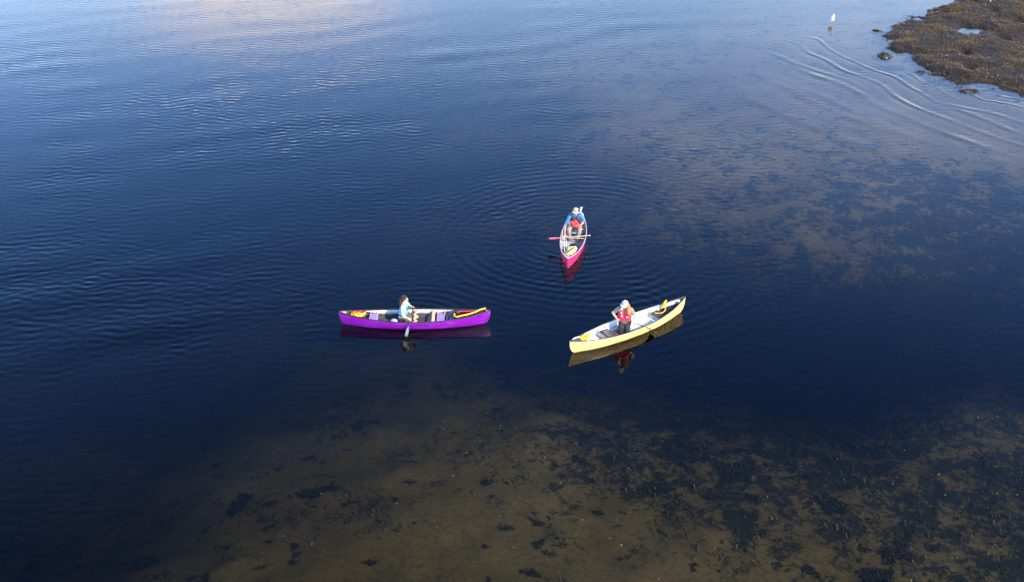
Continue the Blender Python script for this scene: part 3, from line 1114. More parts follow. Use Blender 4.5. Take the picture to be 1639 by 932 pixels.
    def seat(self, x0, x1, z, fmat, wmat, yw=.26, nx_=4, ny_=6):
        root = empty('seat')
        root.parent = self.root
        self.bar('seat_bar', x0, .035, .022, fmat, z, root)
        self.bar('seat_bar', x1, .035, .022, fmat, z, root)
        for sd in (-1, 1):
            MB().box(((x0 + x1) / 2, sd * yw, z), (x1 - x0 - .036, .03, .02), bev=.005).build('seat_rail', fmat, root, smooth=False)
        for i in range(ny_):
            y = -yw + 2 * yw * (i + .5) / ny_
            MB().box(((x0 + x1) / 2, y, z + .013), (x1 - x0 + .03, 2 * yw / ny_ * .62, .004)).build('webbing', wmat, root, smooth=False)
        for i in range(nx_):
            x = x0 + (x1 - x0) * (i + .5) / nx_
            MB().box((x, 0, z + .0185), ((x1 - x0) / nx_ * .55, 2 * yw + .03, .004)).build('webbing', wmat, root, smooth=False)
        # hangers to the gunwale
        for x in (x0, x1):
            s = x / self.L
            for sd in (-1, 1):
                t = (z - self.zk(s)) / (self.zr(s) - self.zk(s))
                y = sd * (abs(self.surf(s, t, 1, -.012).y) - .03)
                MB().tube([(x, y, z), (x, y, self.zr(s) - .01)], .005, 5).build('hanger', fmat, root)
        return root

    def mark(self, name, s0, t0, side, strokes, mat, size, wd):
        """printed strokes laid on the hull; strokes in units of size, x along the hull as seen from outside"""
        m = MB()
        for st in strokes:
            for (a, b) in zip(st[:-1], st[1:]):
                d = Vector((b[0] - a[0], b[1] - a[1]))
                nrm = Vector((-d.y, d.x)).normalized() * wd
                q = []
                for (u, v) in ((a[0] - nrm.x, a[1] - nrm.y), (b[0] - nrm.x, b[1] - nrm.y), (b[0] + nrm.x, b[1] + nrm.y), (a[0] + nrm.x, a[1] + nrm.y)):
                    s = s0 - side * u * size / self.L
                    h = self.zr(s) - self.zk(s)
                    q.append(self.surf(s, t0 + v * size / h, side, .004))
                m.add(q, [(0, 1, 2, 3)])
        return m.build(name, mat, self.root, smooth=False)


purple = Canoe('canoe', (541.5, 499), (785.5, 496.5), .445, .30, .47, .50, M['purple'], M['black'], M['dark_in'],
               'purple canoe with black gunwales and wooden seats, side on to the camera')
yellow = Canoe('canoe', (911.5, 547), (1097.5, 475), .45, .31, .46, .54, M['yellow'], M['darkgrey'], M['white_in'],
               'pale yellow canoe with white interior, lying diagonally, lowest in the picture')
pink = Canoe('canoe', (926.5, 334), (908.5, 414), .46, .33, .44, .50, M['pink'], M['pale_trim'], M['grey_in2'],
             'pink canoe pointing its bow at the camera, farthest of the three boats', plan=.85)

# purple canoe fittings
P = purple
P.sheer_strip(-.66, .50, .15, M['grey_in'])  # pale over the dark liner, imitates sun above the gunwale's shadow
P.deck(-.90, -.985, M['wood'])
P.deck(.94, .985, M['wood'])
P.seat(-1.46, -1.22, .235, M['wood'], M['web_purple'], .22)
P.seat(.73, .95, .225, M['wood'], M['web_purple'], .24)
P.bar('thwart', .60, .10, .022, M['wood'])
yk = []
for i in range(25):
    y = -1 + 2 * i / 24
    yk.append((y, .035 * math.cos(y * 9) * (1 if abs(y) < .75 else .3), .045 + .02 * math.cos(y * 7)))
vs = []
yb = P.hb(.02) - .02
for (y, dx, hw) in yk:
    for (sx, z) in ((-1, -.012), (1, -.012), (1, .012), (-1, .012)):
        vs.append((.02 + dx + sx * hw, y * yb, P.zm - .03 + z))
fs = [(i * 4 + j, i * 4 + (j + 1) % 4, i * 4 + 4 + (j + 1) % 4, i * 4 + 4 + j) for i in range(24) for j in range(4)] + [(3, 2, 1, 0), (96, 97, 98, 99)]
obj('yoke', vs, fs, M['wood'], P.root, smooth=False)
P.mark('hull_mark', .035, .60, -1, [[(0, .1), (.8, .9), (1.2, .2)], [(1.6, .1), (1.6, .8), (2.1, .8), (2.1, .4), (1.6, .4)], [(2.6, .8), (2.6, .1), (3.1, .1)],
                                   [(3.4, .1), (3.9, .1), (3.9, .8), (3.4, .8), (3.4, .1)], [(-.9, .5), (-.2, .9), (.2, .6)], [(4.3, .1), (4.3, .8), (4.8, .1), (4.8, .8)]], M['logo_d'], .075, .14)

# yellow canoe fittings
Yc = yellow
Yc.deck(-.86, -.99, M['darkgrey'])
Yc.deck(.90, .985, M['darkgrey'])
Yc.seat(-1.02, -.72, .23, M['web_frame'], M['web_black'], .22)
Yc.seat(1.10, 1.38, .23, M['web_frame'], M['web_black'], .2)
Yc.bar('thwart', -1.3, .03, .02, M['web_frame'])
Yc.bar('thwart', .78, .03, .02, M['white_in'])
Yc.mark('hull_mark', .03, .62, -1, [[(-.9, .9), (.0, -.4)], [(-.9, -.4), (.0, .9)], [(.25, .9), (1.25, .9), (.75, -.4)]], M['logo_y'], .11, .13)

# pink canoe fittings
K = pink
K.deck(.90, .985, M['pale_trim'])
K.deck(-.88, -.985, M['black'])
K.bar('thwart', 1.62, .05, .022, M['alu'])
K.bar('thwart', .10, .05, .02, M['wood'])
K.seat(-1.02, -.74, .26, M['wood'], M['web_black'], .24)


# ------------------------------------------------------------------ ropes, bags
def rope(name, canoe, pts, rad, mat, label, cat='rope', group=None, n=6):
    o = MB().tube([canoe.w(p) for p in catmull(pts, n)], rad, 6).build(name, mat)
    return tag(o, label, cat, group)


def coil(name, canoe, c, size, turns, rad, mat, label, seed, group=None):
    """a heap of loose loops"""
    rr = random.Random(seed)
    pts = []
    for i in range(turns * 7):
        a = tau * i / 7 * (1 + .06 * math.sin(i))
        k = rr.uniform(.45, 1.0)
        pts.append((c[0] + size[0] * k * math.cos(a) + rr.uniform(-.02, .02), c[1] + size[1] * k * math.sin(a), c[2] + size[2] * (i / (turns * 7)) * rr.uniform(.4, 1.1)))
    return rope(name, canoe, pts, rad, mat, label, 'rope', group, 5)


coil('rope_heap', P, (-1.83, -.02, .32), (.27, .10, .12), 6, .020, M['rope_y'], 'heap of yellow rope on the left end of the purple canoe', 3)
rope('rope', P, [(-1.62, -.10, .32), (-1.75, .06, .40), (-1.9, .02, .43), (-1.72, .14, .40), (-1.58, .05, .36), (-1.66, .18, .36), (-1.9, .12, .40), (-2.05, .03, .42)], .020, M['rope_r'],
     'red rope lying behind the yellow rope heap on the purple canoe')
rope('rope', P, [(1.28, .02, .36), (1.30, -.10, .34), (1.36, -.17, .35), (1.52, -.16, .385), (1.75, -.12, .42), (1.95, -.06, .46), (2.12, .02, .505), (2.3, .05, .54)], .026, M['rope_y'],
     'thick yellow rope running to the right tip of the purple canoe')
rope('rope', P, [(1.36, .13, .34), (1.5, .16, .36), (1.66, .13, .38), (1.8, .11, .40), (1.98, .07, .43)], .024, M['rope_r'], 'red rope along the far gunwale at the right end of the purple canoe')
for i, x in enumerate((1.02, 1.14, 1.22)):
    rope('cord', P, [(x, -.27, .30), (x + .03, -.1, .31), (x - .03, .1, .31), (x + .02, .27, .32)], .008, M['rope_b'],
         ('left', 'middle', 'right')[i] + ' one of three thin blue cords laced across the purple canoe', 'cord', 'blue lacing cords')


def sack(name, canoe, c, size, mat, label, seed, rz=0., cat='bag', tie=True):
    """a soft lumpy bag with a gathered neck"""
    rr = random.Random(seed)
    root = empty(name, canoe.w((c[0], c[1], c[2])), canoe.rz + rz)
    tag(root, label, cat)
    vs, fs = [], []
    R, S = 12, 20
    for i in range(R + 1):
        ph = math.pi * i / R
        for j in range(S):
            th = tau * j / S
            q = lambda v: math.copysign(abs(v) ** .7, v)
            k = 1 + .06 * math.sin(4 * th + seed + ph * 3) + rr.uniform(-.02, .02)
            vs.append((size[0] * k * q(math.sin(ph)) * q(math.cos(th)), size[1] * k * q(math.sin(ph)) * q(math.sin(th)), size[2] * (1 + q(math.cos(ph)) * k)))
    for i in range(R):
        for j in range(S):
            fs.append((i * S + j, (i + 1) * S + j, (i + 1) * S + (j + 1) % S, i * S + (j + 1) % S))
    obj('body', vs, fs, mat, root)
    if tie:
        MB().tube(catmull([(size[0] * .6, -size[1] * .5, size[2] * 1.98), (size[0] * .2, 0, size[2] * 2.2), (-size[0] * .4, size[1] * .4, size[2] * 1.98)], 6), .012, 6).build('strap', M['black'], root)
    return root


def air_bag(canoe, s0, s1, mat, label):
    vs, fs = [], []
    n, S_ = 14, 16
    for i in range(n + 1):
        q = i / n
        s = s0 + (s1 - s0) * q
        e = math.sqrt(max(1 - (2 * q - 1) ** 6, .0)) * .97 + .03
        z0, z1 = .055, canoe.zr(s) - .075
        for j in range(S_):
            a = tau * j / S_
            cz = math.copysign(abs(math.sin(a)) ** .7, math.sin(a))
            z = (z0 + z1) / 2 + (z1 - z0) / 2 * cz * e
            t = min(max((z - canoe.zk(s)) / (canoe.zr(s) - canoe.zk(s)), .02), 1)
            y = max(abs(canoe.surf(s, t, 1, -.024).y) - .006, .004) * e
            x = canoe.surf(s, t, 1).x
            vs.append(canoe.w((x, y * math.copysign(abs(math.cos(a)) ** .6, math.cos(a)) * (1 + .02 * math.sin(9 * q + 3 * a)), z)))
    for i in range(n):
        for j in range(S_):
            fs.append((i * S_ + j, i * S_ + (j + 1) % S_, i * S_ + S_ + (j + 1) % S_, i * S_ + S_ + j))
    fs += [tuple(range(S_)), tuple(range(n * S_ + S_ - 1, n * S_ - 1, -1))]
    me = mesh_data('air_bag', vs, fs if s1 < s0 else [f[::-1] for f in fs], mat)
    return tag(link('air_bag', me), label, 'bag')


sack('dry_bag', P, (1.12, 0, .045), (.10, .24, .11), M['black'], 'black bag stowed beside the right seat of the purple canoe', 5)
sack('foam_pad', P, (-.66, -.20, .045), (.12, .10, .12), M['bluegrey'], 'blue grey rounded foam block behind the paddler of the purple canoe', 6, cat='pad', tie=False)
air_bag(P, .56, .90, M['black'], 'black air bag filling the right end of the purple canoe')
air_bag(P, -.64, -.90, M['black'], 'black air bag filling the left end of the purple canoe')

coil('rope_heap', Yc, (-1.76, .02, .34), (.20, .10, .16), 6, .022, M['rope_y'], 'heap of yellow rope at the left end of the yellow canoe', 9)
rope('rope', Yc, [(-1.9, .02, .43), (-2.02, .05, .47), (-2.15, .06, .47), (-2.25, .02, .48)], .018, M['rope_w'], 'pale rope end on the left deck of the yellow canoe')
coil('rope_heap', Yc, (1.60, .12, .36), (.07, .06, .26), 4, .022, M['rope_y'], 'bunch of yellow rope standing up in the right end of the yellow canoe', 10)
rope('rope', Yc, [(1.58, .08, .36), (1.50, -.02, .33), (1.36, -.06, .30), (1.24, .02, .27), (1.16, .12, .26)], .018, M['rope_y'], 'yellow rope trailing over the black right seat of the yellow canoe')
rope('rope', Yc, [(1.75, .16, .40), (1.9, .12, .43), (2.02, .08, .455), (2.14, .02, .47), (2.06, -.02, .46)], .024, M['rope_w'], 'white rope along the far gunwale at the right end of the yellow canoe')
air_bag(Yc, .60, .90, M['black'], 'black air bag filling the right end of the yellow canoe')
air_bag(Yc, -.70, -.90, M['darkgrey'], 'dark grey bag under the rope heap of the yellow canoe')
pad = MB().box((0, 0, .025), (.50, .46, .045), bev=.02).build('kneeling_pad', M['brownpad'], None, loc=Yc.w((-.32, 0, .047)), rot=(0, 0, Yc.rz))
tag(pad, 'brown kneeling pad under the paddler of the yellow canoe', 'pad')

sack('dry_bag', K, (1.10, .04, .045), (.40, .21, .15), M['cream'], 'cream yellow bag lying in the bow of the pink canoe', 14)
sack('dry_bag', K, (.60, .06, .045), (.09, .16, .13), M['black'], 'black bag behind the cream yellow bag in the pink canoe', 15)
sack('dry_bag', K, (-.42, .27, .045), (.12, .09, .16), M['black'], 'black bag beside the paddler near the right gunwale of the pink canoe', 16)
sack('dry_bag', K, (-1.55, .06, .10), (.30, .18, .20), M['lilac'], 'pale blue bag in the stern behind the paddler of the pink canoe', 17)
for i, y in enumerate((-.24, -.17)):
    rope('pole', K, [(.35, y - .05, .30), (.9, y - .0, .27), (1.55, y + .12, .24)], .014, M['rope_w'],
         ('outer', 'inner')[i] + ' white pole stowed along the left side of the pink canoe', 'pole', 'white poles in the pink canoe')
rope('rope', K, [(-1.72, .08, .47), (-1.85, .10, .53), (-2.0, .12, .56), (-2.1, .06, .50)], .028, M['rope_w'], 'white rope loop at the far stern tip of the pink canoe')


# ------------------------------------------------------------------ paddles
def paddle(top, end, blade_len, blade_w, side_hint, shaft_mat, blade_mat, grip_mat, label):
    """T-grip at top, blade towards end, given in world space; side_hint is the direction across the blade"""
    top, end = Vector(top), Vector(end)
    d = (end - top).normalized()
    ln = (end - top).length
    sx = (Vector(side_hint) - d * d.dot(Vector(side_hint))).normalized()
    nz = d.cross(sx)
    root = empty('paddle', end)
    tag(root, label, 'paddle', 'canoe paddles')
    R = lambda u, a, b: top + d * u + sx * a + nz * b - end
    MB().tube([R(u, 0, 0) for u in (.0, ln * .3, ln * .6, ln - blade_len, ln - blade_len * .45)], [.015, .015, .015, .015, .007], 8).build('shaft', shaft_mat, root)
    MB().tube([R(.0, -.055, 0), R(-.01, -.03, 0), R(-.012, 0, 0), R(-.01, .03, 0), R(0, .055, 0)], [.011, .017, .019, .017, .011], 8).build('grip', grip_mat, root)
    vs, fs = [], []
    n = 14
    for i in range(n + 1):
        t = i / n
        w = blade_w / 2 * min(1, (math.sin(min(t * 1.35, 1) * math.pi / 2)) ** .8 + .12) * (1 if t < .86 else math.sqrt(max(1 - ((t - .86) / .145) ** 2, .02)))
        u = ln - blade_len + blade_len * t
        th = .011 * (1 - .6 * t)
        for a, b in ((-w, 0), (-w * .5, th * .6), (0, th), (w * .5, th * .6), (w, 0), (w * .5, -th * .6), (0, -th), (-w * .5, -th * .6)):
            vs.append(R(u, a, b))
    for i in range(n):
        for j in range(8):
            fs.append((i * 8 + j, i * 8 + (j + 1) % 8, i * 8 + 8 + (j + 1) % 8, i * 8 + 8 + j))
    fs += [tuple(range(7, -1, -1)), tuple(range(n * 8, n * 8 + 8))]
    obj('blade', vs, fs, blade_mat, root)
    return root


# ------------------------------------------------------------------ people: bodies as one smooth surface
def surfnets(D, org, h):
    ins = D < 0
    nx_, ny_, nz_ = D.shape
    cnt = np.zeros((nx_ - 1, ny_ - 1, nz_ - 1), np.int16)
    acc = np.zeros((nx_ - 1, ny_ - 1, nz_ - 1, 3), np.float32)
    cs = [(i, j, k) for i in (0, 1) for j in (0, 1) for k in (0, 1)]
    sl = lambda A, c: A[c[0]:nx_ - 1 + c[0], c[1]:ny_ - 1 + c[1], c[2]:nz_ - 1 + c[2]]
    for a in cs:
        for ax in range(3):
            if a[ax] == 0:
                b = list(a)
                b[ax] = 1
                b = tuple(b)
                x = sl(ins, a) != sl(ins, b)
                da, db = sl(D, a)[x], sl(D, b)[x]
                t = da / (da - db)
                p = np.empty((len(t), 3), np.float32)
                for q in range(3):
                    p[:, q] = a[q]
                p[:, ax] += t
                acc[x] += p
                cnt[x] += 1
    act = cnt > 0
    vid = np.full(cnt.shape, -1, np.int64)
    I = np.argwhere(act)
    vid[act] = np.arange(len(I))
    V = (acc[act] / cnt[act][:, None] + I) * h + np.array(org)
    Fs = []
    for ax in range(3):
        o1, o2 = (ax + 1) % 3, (ax + 2) % 3
        lo = [slice(1, -1)] * 3
        lo[ax] = slice(0, -1)
        hi = [slice(1, -1)] * 3
        hi[ax] = slice(1, None)
        A, B = ins[tuple(lo)], ins[tuple(hi)]
        e = np.argwhere(A != B)
        if not len(e):
            continue
        flip = A[tuple(e.T)]
        base = e.copy()
        for q in range(3):
            if q != ax:
                base[:, q] += 1

        def cell(d1, d2):
            c = base.copy()
            c[:, o1] += d1
            c[:, o2] += d2
            return vid[tuple(c.T)]
        q = np.stack([cell(-1, -1), cell(0, -1), cell(0, 0), cell(-1, 0)], 1)
        q[~flip] = q[~flip][:, ::-1]
        Fs.append(q)
    return V, np.concatenate(Fs)


def sdf_mesh(name, prims, mat, h=.008, clip=None, noise=0.):
    """prims: ('c', a, b, ra, rb, k) tapered capsule or ('e', centre, radii, k) ellipsoid, blended together"""
    lo, hi = np.full(3, 9.), np.full(3, -9.)
    for p in prims:
        if p[0] == 'c':
            for q, rr in ((p[1], p[3]), (p[2], p[4])):
                lo = np.minimum(lo, np.array(q) - rr)
                hi = np.maximum(hi, np.array(q) + rr)
        else:
            lo = np.minimum(lo, np.array(p[1]) - np.array(p[2]))
            hi = np.maximum(hi, np.array(p[1]) + np.array(p[2]))
    lo -= 4 * h + .01
    hi += 4 * h + .01
    n = np.ceil((hi - lo) / h).astype(int) + 1
    ax = [lo[i] + h * np.arange(n[i]) for i in range(3)]
    D = np.full(tuple(n), .15, np.float32)
    for p in prims:
        k = p[-1]
        m = k + .05
        if p[0] == 'c':
            a, b, ra, rb = np.array(p[1], float), np.array(p[2], float), p[3], p[4]
            l, u = np.minimum(a - ra, b - rb) - m, np.maximum(a + ra, b + rb) + m
        else:
            c, rd = np.array(p[1], float), np.array(p[2], float)
            l, u = c - rd - m, c + rd + m
        i0 = np.clip(np.floor((l - lo) / h).astype(int), 0, n)
        i1 = np.clip(np.ceil((u - lo) / h).astype(int) + 1, 0, n)
        s = tuple(slice(i0[i], i1[i]) for i in range(3))
        X, Y, Z = np.meshgrid(*[ax[i][s[i]] for i in range(3)], indexing='ij')
        Q = np.stack([X, Y, Z], -1)
        if p[0] == 'c':
            ba = b - a
            t = np.clip(((Q - a) @ ba) / max(ba @ ba, 1e-9), 0, 1)
            d = np.linalg.norm(Q - a - t[..., None] * ba, axis=-1) - (ra + (rb - ra) * t)
        else:
            q = Q - c
            k0 = np.linalg.norm(q / rd, axis=-1)
            k1 = np.linalg.norm(q / rd ** 2, axis=-1) + 1e-9
            d = k0 * (k0 - 1) / k1
        o = D[s]
        hh = np.clip(k - np.abs(o - d), 0, None) / k
        D[s] = np.minimum(o, d) - hh * hh * k * .25
    if clip is not None or noise:
        X, Y, Z = np.meshgrid(*ax, indexing='ij')
        if noise:
            D = D + noise * (np.sin(X * 31 + 3 * np.sin(Z * 17)) * np.sin(Y * 37 + 2 * np.sin(X * 23)) + .6 * np.sin(Z * 45 + X * 20 + 4 * np.sin(Y * 19)))
        if clip is not None:
            D = np.maximum(D, clip(X, Y, Z))
    V, F = surfnets(D.astype(np.float32), lo, h)
    return np_mesh(name, V, F, mat)


def grip_hand(W, C, A, r=.016, curl=1.0, flip=1):
    """palm, four fingers closed around the axis A through C and a thumb closing the other way; W is the wrist"""
    W, C, A = Vector(W), Vector(C), Vector(A).normalized()
    n_ = (W - C) - A * (W - C).dot(A)
    n_.normalize()
    m_ = A.cross(n_) * flip
    out = []
    R = r + .011
    for i in range(4):
        o = A * (i - 1.5) * .021
        L = (.92, 1.0, .96, .8)[i]
        base = C + n_ * (R + .012) + o - m_ * .012
        out.append(('c', W, base, .022, .0125, .012))
        prev = base
        for a in (35, 85, 140, 190):
            an = math.radians(a) * curl * L
            q = C + o + (n_ * math.cos(an) + m_ * math.sin(an)) * (R / max(curl, .3) ** .5)
            out.append(('c', prev, q, .0095, .0085, .004))
            prev = q
    o = A * (.040 * 1)
    prev = W.lerp(C, .45) + o * .6
    for a in (20, -55, -105):
        an = math.radians(a) * curl
        q = C + o * (1.0 if a == 20 else .8) + (n_ * math.cos(an) + m_ * math.sin(an)) * (R + .003)
        out.append(('c', prev, q, .0115, .0095, .005))
        prev = q
    return out


def human(name, J, loc, rz, label, skin, hands, sc=1.0):
    """J: joints in the person's own frame (x forward, y left, z up). Returns (root, prims by region)"""
    root = empty(name, loc, rz)
    tag(root, label, 'person')
    v = lambda k: Vector(J[k])
    fd = Vector(J['face']).normalized()
    up = Vector(J.get('up', (0, 0, 1)))
    up = (up - fd * up.dot(fd)).normalized()
    sd = up.cross(fd)
    hc = v('head')
    torso = []
    w = (v('shl') - v('shr'))
    wn_ = w.normalized()
    torso.append(('c', v('hipl'), v('hipr'), .105 * sc, .105 * sc, .05))
    for s in (1, -1):
        torso.append(('c', v('pelvis') + wn_ * s * .055, v('chest') + wn_ * s * .075 * sc, .095 * sc, .108 * sc, .06))
        torso.append(('c', v('chest') + wn_ * s * .05, v('neck') - up * .05 + wn_ * s * .07, .10 * sc, .062 * sc, .06))
    torso.append(('c', v('shl').lerp(v('shr'), .06), v('shr').lerp(v('shl'), .06), .066 * sc, .066 * sc, .05))
    head = [('c', v('neck') - up * .03, hc - up * .05, .056 * sc, .048 * sc, .03),
            ('e', hc + up * .02 - fd * .008, (.088, .080, .100), .03),
            ('c', hc + fd * .022 - up * .02, hc + fd * .048 - up * .088, .064, .036, .03),
            ('c', hc + fd * .088 + up * .012, hc + fd * .108 - up * .022, .009, .014, .015)]
    for s in (1, -1):
        head.append(('c', hc + sd * s * .078 - up * .018, hc + sd * s * .086 + up * .018 - fd * .01, .010, .013, .008))
    arms, legs = {}, {}
    for q in 'lr':
        a, b, c = v('sh' + q), v('el' + q), v('wr' + q)
        arms[q] = [('c', a, a.lerp(b, .45), .055 * sc, .048 * sc, .03), ('c', a.lerp(b, .45), b, .048 * sc, .038 * sc, .02),
                   ('c', b, b.lerp(c, .35), .037 * sc, .039 * sc, .02), ('c', b.lerp(c, .35), c, .039 * sc, .025 * sc, .02)]
        a, b, c, d = v('hip' + q), v('kn' + q), v('an' + q), v('to' + q)
        legs[q] = [('c', a, a.lerp(b, .5), .088 * sc, .075 * sc, .04), ('c', a.lerp(b, .5), b, .075 * sc, .055 * sc, .03),
                   ('c', b, b.lerp(c, .35), .054 * sc, .054 * sc, .03), ('c', b.lerp(c, .35), c, .054 * sc, .036 * sc, .03),
                   ('c', c, d, .038 * sc, .030 * sc, .02)]
    hp = []
    for (q, C, A, r_, cu, fl) in hands:
        hp += grip_hand(v('wr' + q), C, A, r_, cu, fl)
    body = torso + head + arms['l'] + arms['r'] + legs['l'] + legs['r'] + hp
    link('body', sdf_mesh('body', body, skin, .0075), root)
    for s in (1, -1):
        c = hc + fd * .080 + sd * s * .032 + up * .012
        link('eye', sdf_mesh('eye', [('e', c, (.011, .011, .008), .01)], M['eye'], .004), root)
    c = hc + fd * .083 - up * .055
    link('mouth', sdf_mesh('mouth', [('c', c - sd * .018, c + sd * .018, .008, .008, .01)], M['lip'], .004), root)
    return dict(root=root, torso=torso, head=head, arms=arms, legs=legs, hc=hc, fd=fd, up=up, sd=sd, J=J)


def grow(prims, d, kk=None):
    out = []
    for p in prims:
        if p[0] == 'c':
            out.append(('c', p[1], p[2], p[3] + d, p[4] + d, kk or p[5]))
        else:
            out.append(('e', p[1], tuple(x + d for x in p[2]), kk or p[3]))
    return out


def part_seg(p, t0, t1):
    a, b = Vector(p[1]), Vector(p[2])
    return ('c', a.lerp(b, t0), a.lerp(b, t1), p[3] + (p[4] - p[3]) * t0, p[3] + (p[4] - p[3]) * t1, p[5])


def shirt(H, mat, name='shirt', sleeve=.75):
    pr = grow(H['torso'], .010)
    for q in 'lr':
        pr += grow([H['arms'][q][0], part_seg(H['arms'][q][1], 0, sleeve)], .013)
    return link(name, sdf_mesh(name, pr, mat, .0085, noise=.0018), H['root'])


def trousers(H, mat, upto=5, name='trousers', zt=None):
    pr = grow([H['torso'][0]], .016)
    for q in 'lr':
        pr += grow(H['legs'][q][:upto], .016)
    return link(name, sdf_mesh(name, pr, mat, .0085, noise=.003), H['root'])


def vest(H, mat, thick, strap_mat, belt_mat=None, name='buoyancy_vest'):
    """padded vest from hip to chest, open at arms and neck, with shoulder straps"""
    v = lambda k: Vector(H['J'][k])
    wn_ = (v('shl') - v('shr')).normalized()
    ax = (v('neck') - v('pelvis')).normalized()
    fw = wn_.cross(ax)
    pl, ch, nk = v('pelvis'), v('chest'), v('neck')
    pr = []
    for s in (1, -1):
        pr.append(('c', pl.lerp(ch, .30) + wn_ * s * .07, ch + wn_ * s * .085 - ax * .0, .105 + thick, .110 + thick, .05))
        for f in (1, -1):
            pr.append(('c', pl.lerp(ch, .35) + wn_ * s * .06 + fw * f * .035, ch + wn_ * s * .065 + fw * f * .045 + ax * .03, .085 + thick * .6, .080 + thick * .6, .03))
    for f in (1, -1):
        for s in (1, -1):
            pr.append(('c', ch + wn_ * s * .06 + fw * f * .05, ch + wn_ * s * .07 + fw * f * .05 + ax * .12, .070 + thick, .055 + thick, .03))
    top, bot = (ch + ax * .165), pl + ax * .06

    def clip(X, Y, Z):
        q = X * ax.x + Y * ax.y + Z * ax.z
        d = np.maximum(q - top.dot(ax), bot.dot(ax) - q)
        return d
    o = link(name, sdf_mesh(name, pr, mat, .0085, clip=clip, noise=.003), H['root'])
    for s in (1, -1):
        pts = [ch + wn_ * s * .10 + fw * .135 + ax * .05, ch + wn_ * s * .105 + fw * .09 + ax * .13, nk + wn_ * s * .095 - ax * .0 + fw * .01 + ax * .028,
               ch + wn_ * s * .105 - fw * .09 + ax * .13, ch + wn_ * s * .10 - fw * .135 + ax * .05]
        MB().tube(catmull(pts, 5), .026, 8, flat=.8).build('shoulder_strap', strap_mat, o)
    # belt round the waist
    pts = []
    for i in range(25):
        a = tau * i / 24
        pts.append(pl.lerp(ch, .45) + wn_ * math.sin(a) * (.215 + thick * .9) + fw * math.cos(a) * (.155 + thick * .9))
    MB().tube(pts, .012, 6).build('belt', belt_mat or strap_mat, o)
    return o, dict(wn=wn_, ax=ax, fw=fw, ch=ch, pl=pl)


def hair_cap(H, mat, strands, thick=.014, name='hair', noise=.003):
    hc, fd, up, sd = H['hc'], H['fd'], H['up'], H['sd']
    pr = [('e', hc + up * .026 - fd * .020, (.096 + thick * .3, .090 + thick * .3, .100 + thick * .3), .02),
          ('e', hc - fd * .05 - up * .02, (.055, .062, .075), .03)]
    for (a, b, ra, rb) in strands:
        pr.append(('c', a, b, ra, rb, .02))
    face = lambda X, Y, Z: (X - hc.x) * (fd.x * .92 - up.x * .38) + (Y - hc.y) * (fd.y * .92 - up.y * .38) + (Z - hc.z) * (fd.z * .92 - up.z * .38) - .045
    fr = [s for s in strands]

    def clip(X, Y, Z):
        near = np.sqrt((X - hc.x) ** 2 + (Y - hc.y) ** 2 + (Z - hc.z) ** 2)
        return np.where(near < .135, face(X, Y, Z), -1.0)
    return link(name, sdf_mesh(name, pr, mat, .007, clip=clip, noise=noise), H['root'])


def cap(H, mat, name='cap', brim=True):
    hc, fd, up = H['hc'], H['fd'], H['up']
    sd = H['sd']
    c = hc + up * .035 - fd * .008

    def clip(X, Y, Z):
        return -((X - c.x) * up.x + (Y - c.y) * up.y + (Z - c.z) * up.z) + .004
    o = link(name, sdf_mesh(name, [('e', c, (.106, .100, .104), .02)], mat, .007, clip=clip), H['root'])
    if brim:
        vs, fs = [], []
        for i in range(13):
            a = math.radians(-62 + 124 * i / 12)
            for rr, dz in ((.095, .012), (.155 + .03 * math.cos(a), -.012)):
                for tz in (0, .006):
                    vs.append(c + fd * rr * math.cos(a) + sd * rr * math.sin(a) * .9 + up * (dz + tz))
        for i in range(12):
            k_ = i * 4
            fs += [(k_, k_ + 2, k_ + 6, k_ + 4), (k_ + 1, k_ + 5, k_ + 7, k_ + 3), (k_ + 2, k_ + 3, k_ + 7, k_ + 6), (k_, k_ + 4, k_ + 5, k_ + 1)]
        obj('brim', vs, fs, mat, o)
    return o


def glasses(H):
    hc, fd, up, sd = H['hc'], H['fd'], H['up'], H['sd']
    pr = []
    for s in (1, -1):
        c = hc + fd * .088 + sd * s * .034 + up * .010
        pr += [('e', c, (.016, .026, .018), .004), ('c', c + sd * s * .028 + up * .006, hc + sd * s * .086 - fd * .0 + up * .012, .004, .004, .003)]
    link('sunglasses', sdf_mesh('sunglasses', pr, M['lens'], .0045), H['root'])


# --- paddler of the purple canoe: kneels, facing the bow (right), paddle on the near side
px0 = -.39
p_low, p_top = Vector((.28, -.42, .415)), Vector((.37, -.22, .73))
J1 = dict((k_, tuple(1.08 * c for c in v_)) if k_ != 'face' else (k_, v_) for k_, v_ in dict(pelvis=(0, 0, .26), hipl=(.0, .085, .24), hipr=(.0, -.085, .24), chest=(.045, -.01, .52), neck=(.06, -.02, .705), head=(.085, -.02, .875),
          face=(1, -.05, -.10), shl=(.085, .155, .665), shr=(.04, -.185, .655), elr=(.04, -.265, .42), ell=(.25, .14, .55),
          wrr=(.205, -.345, .475), wrl=(.315, .02, .725), knl=(.36, .13, .12), knr=(.36, -.13, .12), anl=(-.02, .10, .10), anr=(-.02, -.10, .10),
          tol=(-.14, .10, .085), tor=(-.14, -.10, .085)).items())
J1['wrl'] = tuple(p_top + Vector((-.065, .06, .02)))
J1['ell'] = (.24, .12, .56)
J1['wrr'] = tuple(p_low + Vector((-.07, .02, .02)))
axp = (p_top - p_low).normalized()
H1 = human('person', J1, P.w((px0, 0, 0)), P.rz, 'person with long dark hair in turquoise vest kneeling in the purple canoe', M['skin'],
           [('r', p_low, axp, .015, 1, 1), ('l', p_top, (axp.cross(Vector((1, 0, 0)))).normalized(), .015, 1, 1)], 1.0)
shirt(H1, M['tee_w'], 't_shirt', .7)
vest(H1, M['pfd_t'], .016, M['pfd_n'])
trousers(H1, M['shorts'], 3, 'shorts')
h = H1['hc']
